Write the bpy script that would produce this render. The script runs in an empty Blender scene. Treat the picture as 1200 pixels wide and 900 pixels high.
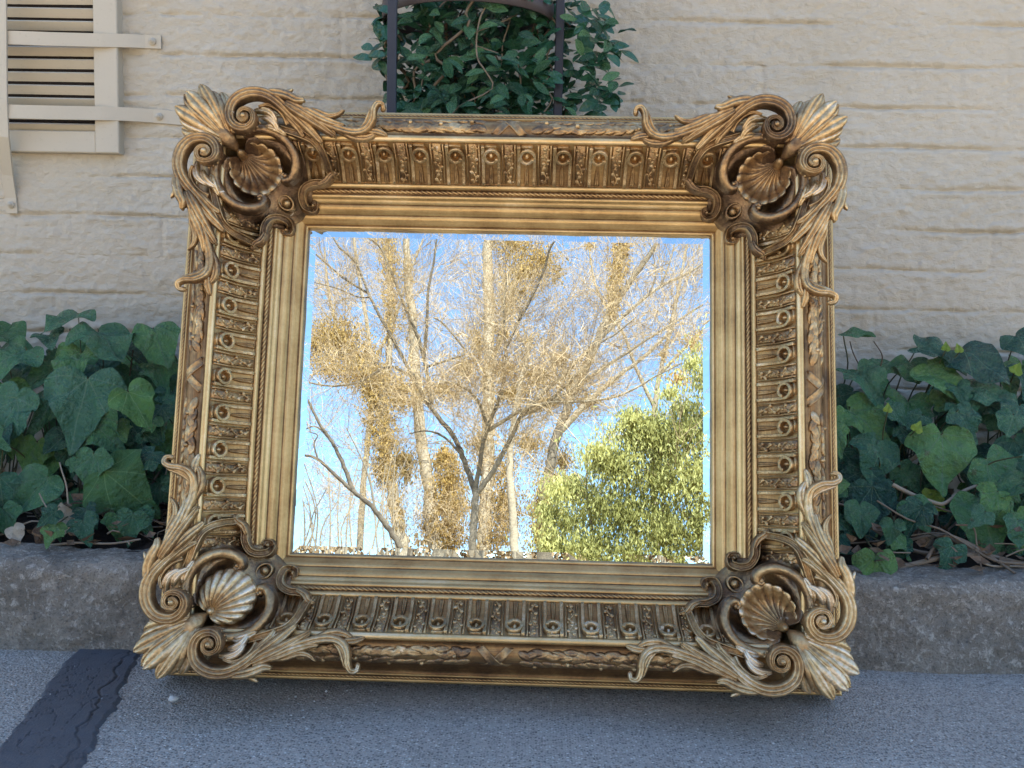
import bpy, math, random
import numpy as np
from mathutils import Matrix, Vector

random.seed(7)
rng = np.random.default_rng(7)
SC = bpy.context.scene
COL = SC.collection
PI = math.pi

# ------------------------------------------------------------------ camera
PITCH, ROLL, YAW = math.radians(5.0), math.radians(1.19), math.radians(-1.435)
CAM = np.array([0.0447, -1.3620, 0.5355])
FPX = 1100.0
cp, sp, cy_, sy_ = math.cos(PITCH), math.sin(PITCH), math.cos(YAW), math.sin(YAW)
FW = np.array([sy_*cp, cy_*cp, -sp])
RT = np.array([cy_, -sy_, 0.0])
UPV = np.cross(RT, FW)
RT2 = math.cos(ROLL)*RT + math.sin(ROLL)*UPV
UP2 = -math.sin(ROLL)*RT + math.cos(ROLL)*UPV
cam_data = bpy.data.cameras.new('camera')
cam = bpy.data.objects.new('camera', cam_data)
COL.objects.link(cam)
m = Matrix.Identity(4)
for i in range(3):
    m[i][0], m[i][1], m[i][2], m[i][3] = RT2[i], UP2[i], -FW[i], CAM[i]
cam.matrix_world = m
cam_data.sensor_width = 36
cam_data.lens = 33.0
cam_data.clip_start = 0.02
cam_data.clip_end = 2000
SC.camera = cam

# ------------------------------------------------------------------ light
SUN_EL, SUN_AZ = math.radians(58), math.radians(16)
world = bpy.data.worlds.new('World')
SC.world = world
world.use_nodes = True
nt = world.node_tree
bg = nt.nodes['Background']
sky = nt.nodes.new('ShaderNodeTexSky')
sky.sky_type = 'NISHITA'
sky.sun_disc = False
sky.sun_elevation = SUN_EL
sky.sun_rotation = SUN_AZ
sky.air_density = 1.0
sky.dust_density = 0.0
sky.ozone_density = 3.0
nt.links.new(sky.outputs[0], bg.inputs[0])
bg.inputs[1].default_value = 0.10
sun_data = bpy.data.lights.new('sun', 'SUN')
sun_data.energy = 5.0
sun_data.angle = math.radians(0.5)
sun_data.color = (1.0, 0.93, 0.82)
sun = bpy.data.objects.new('sun', sun_data)
COL.objects.link(sun)
sdir = Vector((math.sin(SUN_AZ)*math.cos(SUN_EL), math.cos(SUN_AZ)*math.cos(SUN_EL), math.sin(SUN_EL)))
sun.rotation_euler = sdir.to_track_quat('Z', 'Y').to_euler()
sun.location = (0, 10, 12)
SC.view_settings.view_transform = 'Standard'
SC.view_settings.look = 'None'
SC.view_settings.exposure = 2.3
SC.view_settings.gamma = 1.0

# ------------------------------------------------------------------ helpers
def ray(px, py):
    return FW + (px-600)/FPX*RT2 - (py-450)/FPX*UP2

def at_y(px, py, y):
    d = ray(px, py); t = (y-CAM[1])/d[1]
    return CAM + t*d

def at_z(px, py, z):
    d = ray(px, py); t = (z-CAM[2])/d[2]
    return CAM + t*d

GW, GH, U = 0.60, 0.4795, 0.001242
LEAN = math.radians(12.505)
E2 = np.array([0, math.sin(LEAN), math.cos(LEAN)])
NM = np.array([0, -math.cos(LEAN), math.sin(LEAN)])
GC = np.array([0, 0, 0.4043])          # centre of the glass in the world

def at_mirror(px, py, y):
    """where the ray that the mirror sends on from this spot of the glass meets the distance y"""
    d = ray(px, py)
    t = ((GC-CAM) @ NM)/(d @ NM)
    P = CAM + t*d
    r = d - 2*(d @ NM)*NM
    s = (y-P[1])/r[1]
    return P + s*r

def prop(o, label=None, cat=None, group=None, kind=None):
    if label: o['label'] = label
    if cat: o['category'] = cat
    if group: o['group'] = group
    if kind: o['kind'] = kind
    return o

def empty(name, loc=(0, 0, 0), **k):
    o = bpy.data.objects.new(name, None)
    o.empty_display_size = 0.05
    COL.objects.link(o)
    o.location = loc
    return prop(o, **k)

def link(name, me, parent=None, **k):
    o = bpy.data.objects.new(name, me)
    COL.objects.link(o)
    if parent is not None:
        o.parent = parent
    return prop(o, **k)

def hash3(ix, iy, iz):
    h = (ix.astype(np.int64)*374761393 + iy.astype(np.int64)*668265263 + iz.astype(np.int64)*2147483647) & 0xffffffff
    h = ((h ^ (h >> 13))*1274126177) & 0xffffffff
    h = (h ^ (h >> 16)) & 0xffffffff
    return h/4294967295.0

def vnoise(x, y, z=0.0):
    x = np.asarray(x, float); y = np.asarray(y, float); z = np.broadcast_to(np.asarray(z, float), np.broadcast(x, y).shape)
    x, y = np.broadcast_arrays(x, y)
    xi, yi, zi = np.floor(x).astype(int), np.floor(y).astype(int), np.floor(z).astype(int)
    fx, fy, fz = x-xi, y-yi, z-zi
    fx = fx*fx*(3-2*fx); fy = fy*fy*(3-2*fy); fz = fz*fz*(3-2*fz)
    r = 0
    for dx in (0, 1):
        for dy in (0, 1):
            w2 = (fx if dx else 1-fx)*(fy if dy else 1-fy)
            r = r + w2*(hash3(xi+dx, yi+dy, zi)*(1-fz) + hash3(xi+dx, yi+dy, zi+1)*fz)
    return r*2-1

def fbm(x, y, z=0.0, o=4, g=0.5):
    a, r, f = 1.0, 0, 1.0
    for k in range(o):
        r = r + a*vnoise(np.asarray(x)*f+17.3*k, np.asarray(y)*f-9.1*k, np.asarray(z)*f+3.7*k)
        a *= g; f *= 2.03
    return r

class MB:
    """collects verts / faces / a tone value per vertex, links them as one mesh"""
    def __init__(self):
        self.v, self.f, self.t, self.n = [], [], [], 0
    def add(self, v, f, tone=0.5):
        v = np.asarray(v, float).reshape(-1, 3)
        self.v.append(v)
        self.t.append(np.broadcast_to(np.asarray(tone, float), (len(v),)))
        n = self.n
        self.f.extend([tuple(i+n for i in q) for q in f])
        self.n += len(v)
    def grid(self, P, tone=0.5, closed_u=False, closed_v=False):
        """P: nu x nv x 3"""
        nu, nv = P.shape[:2]
        f = []
        for i in range(nu if closed_u else nu-1):
            i2 = (i+1) % nu
            for j in range(nv if closed_v else nv-1):
                j2 = (j+1) % nv
                f.append((i*nv+j, i2*nv+j, i2*nv+j2, i*nv+j2))
        t = np.broadcast_to(np.asarray(tone, float), (nu, nv)).ravel() if np.ndim(tone) else tone
        self.add(P.reshape(-1, 3), f, t)
    def box(self, c, s, tone=0.5, R=None):
        c = np.asarray(c, float); s = np.asarray(s, float)/2
        v = np.array([(x, y, z) for x in (-1, 1) for y in (-1, 1) for z in (-1, 1)])*s
        if R is not None: v = v @ np.asarray(R).T
        self.add(v+c, [(0, 1, 3, 2), (4, 6, 7, 5), (0, 4, 5, 1), (2, 3, 7, 6), (0, 2, 6, 4), (1, 5, 7, 3)], tone)
    def extend(self, o, fn=None, flip=False):
        for k, v in enumerate(o.v):
            self.v.append(fn(v) if fn else v); self.t.append(o.t[k])
        n = self.n
        self.f.extend([tuple(i+n for i in (q[::-1] if flip else q)) for q in o.f])
        self.n += o.n
    def mesh(self, name, mat, smooth=True):
        me = bpy.data.meshes.new(name)
        V = np.concatenate(self.v) if self.v else np.zeros((0, 3))
        me.from_pydata(V.tolist(), [], self.f)
        if self.n:
            a = me.attributes.new('tone', 'FLOAT', 'POINT')
            a.data.foreach_set('value', np.concatenate(self.t).astype(np.float32))
        if smooth: me.shade_smooth()
        if mat: me.materials.append(mat)
        return me
    def build(self, name, mat, parent=None, smooth=True, **k):
        return link(name, self.mesh(name, mat, smooth), parent, **k)

def cr(pts, n=8):
    """Catmull-Rom through rows of pts (any width)"""
    P = np.asarray(pts, float)
    if len(P) < 3:
        t = np.linspace(0, 1, n+1)[:, None]
        return P[0]*(1-t)+P[-1]*t
    Q = np.vstack([2*P[0]-P[1], P, 2*P[-1]-P[-2]])
    out = []
    for i in range(1, len(Q)-2):
        p0, p1, p2, p3 = Q[i-1:i+3]
        for t in np.arange(n)/n:
            out.append(0.5*((2*p1)+(-p0+p2)*t+(2*p0-5*p1+4*p2-p3)*t*t+(-p0+3*p1-3*p2+p3)*t**3))
    out.append(P[-1])
    return np.array(out)

def sec_roll(n=9, skirt=0.6):
    a = np.linspace(PI, 0, n)
    return np.vstack([[[-1, -skirt]], np.c_[np.cos(a), np.sin(a)], [[1, -skirt]]])

def sec_channel(skirt=1.0):
    return np.array([(-1, -skirt), (-1, .35), (-.93, .8), (-.8, 1), (-.66, .9), (-.56, .5), (-.3, .25), (-.12, .32), (0, .5), (.12, .32), (.3, .25), (.56, .5), (.66, .9), (.8, 1), (.93, .8), (1, .35), (1, -skirt)])

def sec_flute(k=3, skirt=0.8, depth=0.38, n=None):
    n = n or 8*k+1; depth *= .85
    x = np.linspace(-1, 1, n)
    y = (0.45+0.55*np.sqrt(np.clip(1-x*x, 0, 1)))*(1-depth+depth*np.abs(np.sin(k*PI*(x+1)/2)))
    return np.vstack([[[-1, -skirt]], np.c_[x, y], [[1, -skirt]]])

def sweep(mb, path, hw, hh, sec, tone=0.5, nref=(0, 0, 1), caps=True, ctone=None):
    path = np.asarray(path, float); n = len(path)
    hw = np.broadcast_to(np.asarray(hw, float), (n,)); hh = np.broadcast_to(np.asarray(hh, float), (n,))
    T = np.gradient(path, axis=0); T /= np.maximum(np.linalg.norm(T, axis=1), 1e-9)[:, None]
    N0 = np.broadcast_to(np.asarray(nref, float), (n, 3))
    S = np.cross(T, N0); S /= np.maximum(np.linalg.norm(S, axis=1), 1e-9)[:, None]
    N = np.cross(S, T)
    P = path[:, None, :] + S[:, None, :]*(sec[None, :, 0:1]*hw[:, None, None]) + N[:, None, :]*(sec[None, :, 1:2]*hh[:, None, None])
    tn = np.broadcast_to(np.asarray(tone, float).reshape(-1, 1) if np.ndim(tone) else tone, (n, len(sec)))
    if ctone is not None:
        tn = tn + ctone*(np.clip(sec[None, :, 1], 0, 1)-0.6)
    base = mb.n
    mb.grid(P, tn)
    if caps:
        k = len(sec)
        mb.f.append(tuple(base+i for i in range(k)))
        mb.f.append(tuple(base+(n-1)*k+i for i in range(k))[::-1])

def dome(mb, c, r, h, tone=0.5, nu=10, nv=5, skirt=0.5, sx=1.0, sy=1.0):
    c = np.asarray(c, float)
    P = []
    for j in range(nv+1):
        a = (PI/2)*(j/nv)
        P.append([(c[0]+r*sx*math.cos(a)*math.cos(t), c[1]+r*sy*math.cos(a)*math.sin(t), c[2]+h*math.sin(a)) for t in np.arange(nu)*2*PI/nu])
    P.insert(0, [(c[0]+r*sx*math.cos(t), c[1]+r*sy*math.sin(t), c[2]-h*skirt) for t in np.arange(nu)*2*PI/nu])
    mb.grid(np.array(P), tone, closed_v=True)

def tube(mb, pts, r, sides=5, tone=0.5):
    pts = np.asarray(pts, float); n = len(pts)
    r = np.broadcast_to(np.asarray(r, float), (n,))
    T = np.gradient(pts, axis=0); T /= np.maximum(np.linalg.norm(T, axis=1), 1e-9)[:, None]
    ref = np.array([0.31, 0.9, 0.2])
    S = np.cross(T, ref); S /= np.maximum(np.linalg.norm(S, axis=1), 1e-9)[:, None]
    N = np.cross(S, T)
    a = np.arange(sides)*2*PI/sides
    P = pts[:, None, :]+r[:, None, None]*(np.cos(a)[None, :, None]*S[:, None, :]+np.sin(a)[None, :, None]*N[:, None, :])
    mb.grid(P, tone, closed_v=True)

# ------------------------------------------------------------------ materials
class NT:
    def __init__(self, name, rough=0.6, metal=0.0, spec=0.5):
        self.m = bpy.data.materials.new(name); self.m.use_nodes = True
        self.t = self.m.node_tree
        self.b = self.t.nodes['Principled BSDF']
        self.b.inputs['Roughness'].default_value = rough
        self.b.inputs['Metallic'].default_value = metal
        self.b.inputs['Specular IOR Level'].default_value = spec
    def n(self, typ, **k):
        x = self.t.nodes.new(typ)
        for a, v in k.items(): setattr(x, a, v)
        return x
    def l(self, a, b): self.t.links.new(a, b)
    def val(self, x, inp):
        if isinstance(x, (int, float)): inp.default_value = x
        elif isinstance(x, tuple): inp.default_value = x if len(x) == len(inp.default_value) else (*x, 1)
        else: self.l(x, inp)
    def math(self, op, a, b=0.0, c=None, clamp=False):
        x = self.n('ShaderNodeMath', operation=op); x.use_clamp = clamp
        self.val(a, x.inputs[0]); self.val(b, x.inputs[1])
        if c is not None: self.val(c, x.inputs[2])
        return x.outputs[0]
    def coord(self, which='Object', scale=(1, 1, 1)):
        c = self.n('ShaderNodeTexCoord'); mp = self.n('ShaderNodeMapping')
        mp.inputs['Scale'].default_value = scale
        self.l(c.outputs[which], mp.inputs[0])
        return mp.outputs[0]
    def noise(self, vec, scale, detail=4, rough=0.55, dist=0.0):
        x = self.n('ShaderNodeTexNoise'); x.inputs['Scale'].default_value = scale
        x.inputs['Detail'].default_value = detail; x.inputs['Roughness'].default_value = rough; x.inputs['Distortion'].default_value = dist
        if vec is not None: self.l(vec, x.inputs['Vector'])
        return x.outputs['Fac']
    def voro(self, vec, scale, feat='F1', out='Distance'):
        x = self.n('ShaderNodeTexVoronoi', feature=feat); x.inputs['Scale'].default_value = scale
        if vec is not None: self.l(vec, x.inputs['Vector'])
        return x.outputs[out]
    def ramp(self, fac, stops):
        x = self.n('ShaderNodeValToRGB'); e = x.color_ramp.elements
        while len(e) < len(stops): e.new(0.5)
        for k, (p, c) in enumerate(stops):
            e[k].position = p; e[k].color = (*c, 1) if len(c) == 3 else c
        self.val(fac, x.inputs[0])
        return x.outputs[0]
    def mix(self, fac, a, b, blend='MIX'):
        x = self.n('ShaderNodeMix', data_type='RGBA', blend_type=blend)
        self.val(fac, x.inputs[0]); self.val(a, x.inputs[6]); self.val(b, x.inputs[7])
        return x.outputs[2]
    def step(self, x, lo, hi):
        r = self.n('ShaderNodeMapRange'); r.interpolation_type = 'SMOOTHSTEP'
        r.inputs[1].default_value = lo; r.inputs[2].default_value = hi
        self.val(x, r.inputs[0])
        return r.outputs[0]
    def attr(self, name):
        x = self.n('ShaderNodeAttribute'); x.attribute_name = name
        return x.outputs['Fac']
    def bump(self, h, strength=0.3, dist=0.002):
        x = self.n('ShaderNodeBump'); x.inputs['Strength'].default_value = strength; x.inputs['Distance'].default_value = dist
        self.l(h, x.inputs['Height']); self.l(x.outputs[0], self.b.inputs['Normal'])
    def color(self, c): self.val(c, self.b.inputs['Base Color'])
    def rough(self, r): self.val(r, self.b.inputs['Roughness'])

def mat_gilt(name, shift=0.0, metal=0.85, rough=0.40):
    g = NT(name, rough, metal)
    v = g.coord('Object')
    t = g.attr('tone')
    n1 = g.noise(v, 28, 5, 0.6); n2 = g.noise(v, 160, 3, 0.6); n3 = g.noise(v, 7, 3, 0.5)
    k = g.math('ADD', t, shift)
    k = g.math('ADD', k, g.math('MULTIPLY', g.math('SUBTRACT', n1, 0.5), 1.1))
    k = g.math('ADD', k, g.math('MULTIPLY', g.math('SUBTRACT', n2, 0.5), 0.75))
    k = g.math('ADD', k, g.math('MULTIPLY', g.math('SUBTRACT', n3, 0.5), 0.35), clamp=True)
    c = g.ramp(k, [(0.0, (0.115, 0.070, 0.042)), (0.25, (0.235, 0.148, 0.080)), (0.5, (0.41, 0.262, 0.122)), (0.74, (0.58, 0.415, 0.215)), (1.0, (0.78, 0.635, 0.45))])
    chip = g.math('MULTIPLY', g.step(g.noise(v, 34, 4, 0.7, 0.4), 0.665, 0.69), g.step(n3, 0.50, 0.56))
    c = g.mix(g.math('MULTIPLY', chip, 0.85), c, (0.62, 0.54, 0.42))
    g.val(g.math('SUBTRACT', 0.85, g.math('MULTIPLY', chip, 0.75)), g.b.inputs['Metallic'])
    g.color(c)
    g.rough(g.math('ADD', 0.28, g.math('MULTIPLY', n1, 0.28)))
    sp_ = g.noise(v, 420, 2, 0.5)
    g.bump(g.math('ADD', g.math('MULTIPLY', n2, 1.0), g.math('MULTIPLY', sp_, 0.5)), 0.6, 0.0016)
    return g.m

M_GILT = mat_gilt('aged_gilt')
M_GILT_RAIL = mat_gilt('worn_gold_leaf', 0.0, 0.6, 0.42)

def mat_rail():
    """gold leaf with brush streaks running along the rail (u coordinate stored per rail)"""
    g = NT('gold_leaf_moulding', 0.40, 0.75)
    v = g.coord('UV', (14, 900, 1))
    v2 = g.coord('Object')
    t = g.attr('tone')
    n1 = g.noise(v, 1.0, 4, 0.6); n2 = g.noise(v2, 18, 4, 0.6); n3 = g.noise(v2, 220, 3, 0.6)
    k = g.math('ADD', t, g.math('MULTIPLY', g.math('SUBTRACT', n1, 0.5), 0.42))
    k = g.math('ADD', k, g.math('MULTIPLY', g.math('SUBTRACT', n2, 0.5), 0.75))
    k = g.math('ADD', k, g.math('MULTIPLY', g.math('SUBTRACT', n3, 0.5), 0.25), clamp=True)
    c = g.ramp(k, [(0.0, (0.060, 0.032, 0.016)), (0.25, (0.22, 0.122, 0.052)), (0.5, (0.46, 0.286, 0.114)), (0.75, (0.63, 0.43, 0.19)), (1.0, (0.80, 0.61, 0.36))])
    g.color(c)
    g.rough(g.math('ADD', 0.32, g.math('MULTIPLY', n2, 0.26)))
    g.bump(g.math('ADD', g.math('MULTIPLY', n1, 0.4), n3), 0.25, 0.0007)
    return g.m
M_RAIL = mat_rail()

def mat_mirror():
    g = NT('silvered_glass', 0.0, 1.0)
    v = g.coord('Object')
    n = g.noise(v, 30, 3)
    g.color(g.mix(n, (0.60, 0.725, 0.74), (0.62, 0.74, 0.75)))
    g.rough(g.math('MULTIPLY', g.step(g.noise(v, 9, 4), 0.55, 0.8), 0.012))
    return g.m
M_MIRROR = mat_mirror()

def mat_wall():
    g = NT('cream_wall_paint', 0.75, 0.0, 0.25)
    v = g.coord('Object')
    n1 = g.noise(v, 3.0, 5, 0.6); n2 = g.noise(v, 22, 5, 0.65); n3 = g.noise(g.coord('Object', (10, 10, 70)), 1, 4, 0.6)
    n4 = g.noise(v, 300, 3, 0.6)
    c = g.mix(g.step(n1, 0.3, 0.7), (0.50, 0.437, 0.335), (0.555, 0.488, 0.38))
    c = g.mix(g.math('MULTIPLY', g.step(n2, 0.52, 0.78), 0.35), c, (0.45, 0.395, 0.315))
    c = g.mix(g.math('MULTIPLY', g.step(n3, 0.58, 0.8), 0.30), c, (0.59, 0.54, 0.45))
    g.color(c)
    n5 = g.noise(g.coord('Object', (60, 60, 110)), 1, 5, 0.7, 0.8)
    g.bump(g.math('ADD', g.math('ADD', g.math('MULTIPLY', n3, 0.5), g.math('MULTIPLY', n5, 1.3)), g.math('MULTIPLY', n4, 0.35)), 0.8, 0.0042)
    return g.m
M_WALL = mat_wall()

def mat_paint():
    g = NT('cream_woodwork_paint', 0.55, 0.0, 0.35)
    v = g.coord('Object')
    n1 = g.noise(v, 8, 5, 0.6); n2 = g.noise(v, 120, 3, 0.6)
    c = g.mix(n1, (0.47, 0.405, 0.30), (0.53, 0.46, 0.35))
    c = g.mix(g.math('MULTIPLY', g.step(n2, 0.6, 0.75), 0.3), c, (0.36, 0.31, 0.23))
    g.color(c)
    g.bump(g.math('ADD', n2, n1), 0.25, 0.001)
    return g.m
M_PAINT = mat_paint()

def mat_asphalt():
    g = NT('asphalt', 0.8, 0.0, 0.35)
    v = g.coord('Object')
    cell = g.voro(v, 290, 'F1', 'Color'); dist = g.voro(v, 290)
    sepr = g.n('ShaderNodeSeparateColor'); g.l(cell, sepr.inputs[0])
    n1 = g.noise(v, 2.5, 4, 0.6); n2 = g.noise(v, 450, 3, 0.6); n3 = g.noise(v, 18, 4, 0.6)
    base = g.mix(g.step(n1, 0.3, 0.7), (0.37, 0.325, 0.27), (0.46, 0.405, 0.34))
    base = g.mix(g.math('MULTIPLY', n3, 0.4), base, (0.29, 0.255, 0.215))
    stone = g.ramp(sepr.outputs[0], [(0.0, (0.06, 0.055, 0.05)), (0.3, (0.19, 0.168, 0.145)), (0.7, (0.38, 0.338, 0.29)), (0.93, (0.64, 0.58, 0.50)), (1.0, (0.78, 0.72, 0.63))])
    c = g.mix(g.step(dist, 0.55, 0.35), base, stone)
    c = g.mix(0.22, c, base)
    c = g.mix(g.math('MULTIPLY', g.step(n2, 0.45, 0.7), 0.3), c, (0.08, 0.083, 0.09))
    g.color(c)
    h = g.math('ADD', g.math('MULTIPLY', g.step(dist, 0.7, 0.2), 0.8), g.math('MULTIPLY', n2, 0.5))
    h = g.math('ADD', h, g.math('MULTIPLY', n3, 0.6))
    g.bump(h, 0.9, 0.0022)
    return g.m
M_ASPHALT = mat_asphalt()

def mat_tar():
    g = NT('bitumen_seal', 0.48, 0.0, 0.5)
    v = g.coord('Object')
    n1 = g.noise(v, 30, 4, 0.6); n2 = g.noise(v, 350, 3, 0.6)
    g.color(g.mix(g.math('MULTIPLY', g.attr('tone'), 0.9), g.mix(n1, (0.050, 0.052, 0.058), (0.095, 0.098, 0.108)), (0.008, 0.008, 0.009)))
    g.rough(g.math('ADD', 0.38, g.math('MULTIPLY', n2, 0.25)))
    g.bump(g.math('ADD', n1, n2), 0.5, 0.0015)
    return g.m
M_TAR = mat_tar()

def mat_concrete():
    g = NT('weathered_concrete', 0.88, 0.0, 0.25)
    v = g.coord('Object')
    n1 = g.noise(v, 9, 5, 0.65); n2 = g.noise(v, 95, 5, 0.75, 0.5); n3 = g.noise(v, 300, 3, 0.65); n4 = g.noise(v, 2.4, 3)
    c = g.mix(g.step(n1, 0.35, 0.65), (0.175, 0.150, 0.118), (0.29, 0.248, 0.195))
    c = g.mix(g.math('MULTIPLY', g.step(n4, 0.45, 0.65), 0.4), c, (0.25, 0.215, 0.17))
    c = g.mix(g.math('MULTIPLY', g.step(n2, 0.51, 0.64), 0.62), c, (0.50, 0.455, 0.385))
    c = g.mix(g.math('MULTIPLY', g.step(n2, 0.44, 0.30), 0.65), c, (0.055, 0.05, 0.048))
    c = g.mix(g.math('MULTIPLY', g.step(n3, 0.52, 0.66), 0.55), c, (0.06, 0.054, 0.048))
    g.color(c)
    g.bump(g.math('ADD', n2, g.math('MULTIPLY', n3, 0.6)), 0.9, 0.004)
    return g.m
M_KERB = mat_concrete()

def mat_soil(name, a, b, scale=60):
    g = NT(name, 0.95, 0.0, 0.1)
    v = g.coord('Object')
    n1 = g.noise(v, scale, 5, 0.7); n2 = g.noise(v, scale*6, 3, 0.6)
    g.color(g.mix(n1, a, b)); g.bump(g.math('ADD', n1, n2), 0.9, 0.01)
    return g.m
M_SOIL_AND_SHADE = mat_soil('dark_soil_and_cavity_shade', (0.018, 0.013, 0.010), (0.06, 0.045, 0.035))  # bed soil; also the dark that stands for shade inside the vent
M_EARTH = mat_soil('earth_and_grass', (0.26, 0.20, 0.11), (0.40, 0.32, 0.20), 3)  # unseen winter ground, straw tone kept pale to bounce warm light

def mat_leaf(name, cols, rough=0.38, vein=None, trans=0.12, veins=((0, 1.0), (0.62, 0.8), (-0.62, 0.8), (1.45, 0.6), (-1.45, 0.6)), spec=0.5):
    g = NT(name, rough, 0.0, spec)
    oi = g.n('ShaderNodeObjectInfo')
    n = len(cols)
    rnd = oi.outputs['Random']
    v = g.coord('Object')
    nz = g.noise(v, 7, 5, 0.6)
    k = g.math('ADD', rnd, g.math('MULTIPLY', g.math('SUBTRACT', nz, 0.5), 0.7), clamp=True)
    c = g.ramp(k, [(i/(n-1), cc) for i, cc in enumerate(cols)])
    if vein:
        uv = g.n('ShaderNodeUVMap'); sx = g.n('ShaderNodeSeparateXYZ'); g.l(uv.outputs[0], sx.inputs[0])
        x, y = g.math('SUBTRACT', sx.outputs[0], 0.5), g.math('SUBTRACT', sx.outputs[1], 0.25)
        tot = None
        for ang, w in veins:
            s_, c_ = math.sin(ang), math.cos(ang)
            d = g.math('ABSOLUTE', g.math('SUBTRACT', g.math('MULTIPLY', x, c_), g.math('MULTIPLY', y, s_)))
            along = g.math('ADD', g.math('MULTIPLY', x, s_), g.math('MULTIPLY', y, c_))
            mk = g.math('MULTIPLY', g.step(d, 0.013*w, 0.003), g.step(along, -0.01, 0.02))
            tot = mk if tot is None else g.math('MAXIMUM', tot, mk)
        c = g.mix(g.math('MULTIPLY', tot, 0.75), c, vein)
    wn = g.n('ShaderNodeTexNoise', noise_dimensions='4D'); wn.inputs['Scale'].default_value = 4.5; wn.inputs['Detail'].default_value = 4; g.l(v, wn.inputs['Vector']); g.l(g.math('MULTIPLY', rnd, 37.0), wn.inputs['W'])
    c = g.mix(g.math('MULTIPLY', g.step(wn.outputs['Fac'], 0.66, 0.70), 0.55), c, (0.10, 0.075, 0.035))
    c = g.mix(g.math('MULTIPLY', g.step(wn.outputs['Fac'], 0.42, 0.30), 0.35), c, (0.10, 0.16, 0.13))
    g.color(c)
    n9 = g.noise(v, 9, 5, 0.65)
    g.rough(g.math('ADD', rough-0.10, g.math('MULTIPLY', n9, 0.22)))
    g.bump(g.math('ADD', n9, g.math('MULTIPLY', nz, 0.3)), 0.55, 0.05)
    if trans:
        g.b.inputs['Transmission Weight'].default_value = 0.0
        tr = g.n('ShaderNodeBsdfTranslucent'); g.l(c, tr.inputs[0])
        mx = g.n('ShaderNodeMixShader'); mx.inputs[0].default_value = trans
        out = g.t.nodes['Material Output']
        g.l(g.b.outputs[0], mx.inputs[1]); g.l(tr.outputs[0], mx.inputs[2]); g.l(mx.outputs[0], out.inputs[0])
    return g.m

M_IVY = mat_leaf('ivy_leaf_green', [(0.022, 0.070, 0.046), (0.044, 0.126, 0.070), (0.062, 0.160, 0.080), (0.082, 0.200, 0.076), (0.125, 0.250, 0.072)], 0.25, (0.13, 0.21, 0.12))
M_IVY_YOUNG = mat_leaf('young_ivy_green', [(0.085, 0.20, 0.055), (0.11, 0.25, 0.065)], 0.36, (0.25, 0.38, 0.16), 0.2)
M_SHOOT = mat_leaf('ivy_shoot_green', [(0.22, 0.34, 0.04), (0.30, 0.40, 0.06)], 0.4, None, 0.25)
M_JAS = mat_leaf('jasmine_leaf_green', [(0.024, 0.080, 0.042), (0.042, 0.125, 0.058), (0.062, 0.165, 0.070), (0.105, 0.225, 0.085)], 0.27, (0.10, 0.18, 0.09), 0.1, ((0, 1.0),))
M_DRY = mat_leaf('dry_leaf_brown', [(0.10, 0.065, 0.04), (0.18, 0.12, 0.075), (0.07, 0.045, 0.03)], 0.7, None, 0.1, spec=0.2)
M_DRYPALE = mat_leaf('dry_leaf_pale', [(0.42, 0.33, 0.22), (0.48, 0.40, 0.29)], 0.7, None, 0.1, spec=0.2)

def mat_tone(name, a, b, rough=0.8, scale=30, bump=0.3, dist=0.003, trans=0.0):
    g = NT(name, rough, 0.0, 0.25)
    v = g.coord('Object')
    n = g.noise(v, scale, 4, 0.6)
    k = g.math('ADD', g.attr('tone'), g.math('MULTIPLY', g.math('SUBTRACT', n, 0.5), 0.5), clamp=True)
    c = g.mix(k, a, b); g.color(c); g.bump(n, bump, dist)
    if trans:
        tr_ = g.n('ShaderNodeBsdfTranslucent'); g.l(c, tr_.inputs[0]); mx = g.n('ShaderNodeMixShader'); mx.inputs[0].default_value = trans
        g.l(g.b.outputs[0], mx.inputs[1]); g.l(tr_.outputs[0], mx.inputs[2]); g.l(mx.outputs[0], g.t.nodes['Material Output'].inputs[0])
    return g.m
M_STEM = mat_tone('ivy_stem_bark', (0.07, 0.045, 0.03), (0.30, 0.24, 0.17), 0.8, 80)
M_PETIOLE = mat_tone('petiole', (0.04, 0.035, 0.02), (0.12, 0.13, 0.06), 0.6, 60)
M_BARK = mat_tone('grey_brown_bark', (0.06, 0.042, 0.03), (0.40, 0.315, 0.235), 0.85, 14, 0.8, 0.02)
M_TWIG = mat_tone('twig_bark', (0.15, 0.092, 0.050), (0.48, 0.335, 0.20), 0.8, 6)
M_FOL_GOLD = mat_tone('golden_clinging_foliage', (0.17, 0.108, 0.034), (0.55, 0.35, 0.115), 0.6, 5, trans=0.35)
M_FOL_LAUREL = mat_tone('yellow_green_foliage', (0.19, 0.18, 0.05), (0.56, 0.51, 0.19), 0.5, 5, trans=0.45)
M_METAL = mat_tone('dark_painted_steel', (0.022, 0.026, 0.036), (0.05, 0.05, 0.06), 0.45, 40, 0.2, 0.001)
M_RUSTY = mat_tone('brown_hoop_steel', (0.05, 0.042, 0.045), (0.10, 0.08, 0.075), 0.5, 30, 0.2, 0.001)
M_STONE = mat_tone('pale_pebble', (0.35, 0.34, 0.32), (0.6, 0.58, 0.54), 0.7, 60)

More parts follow.
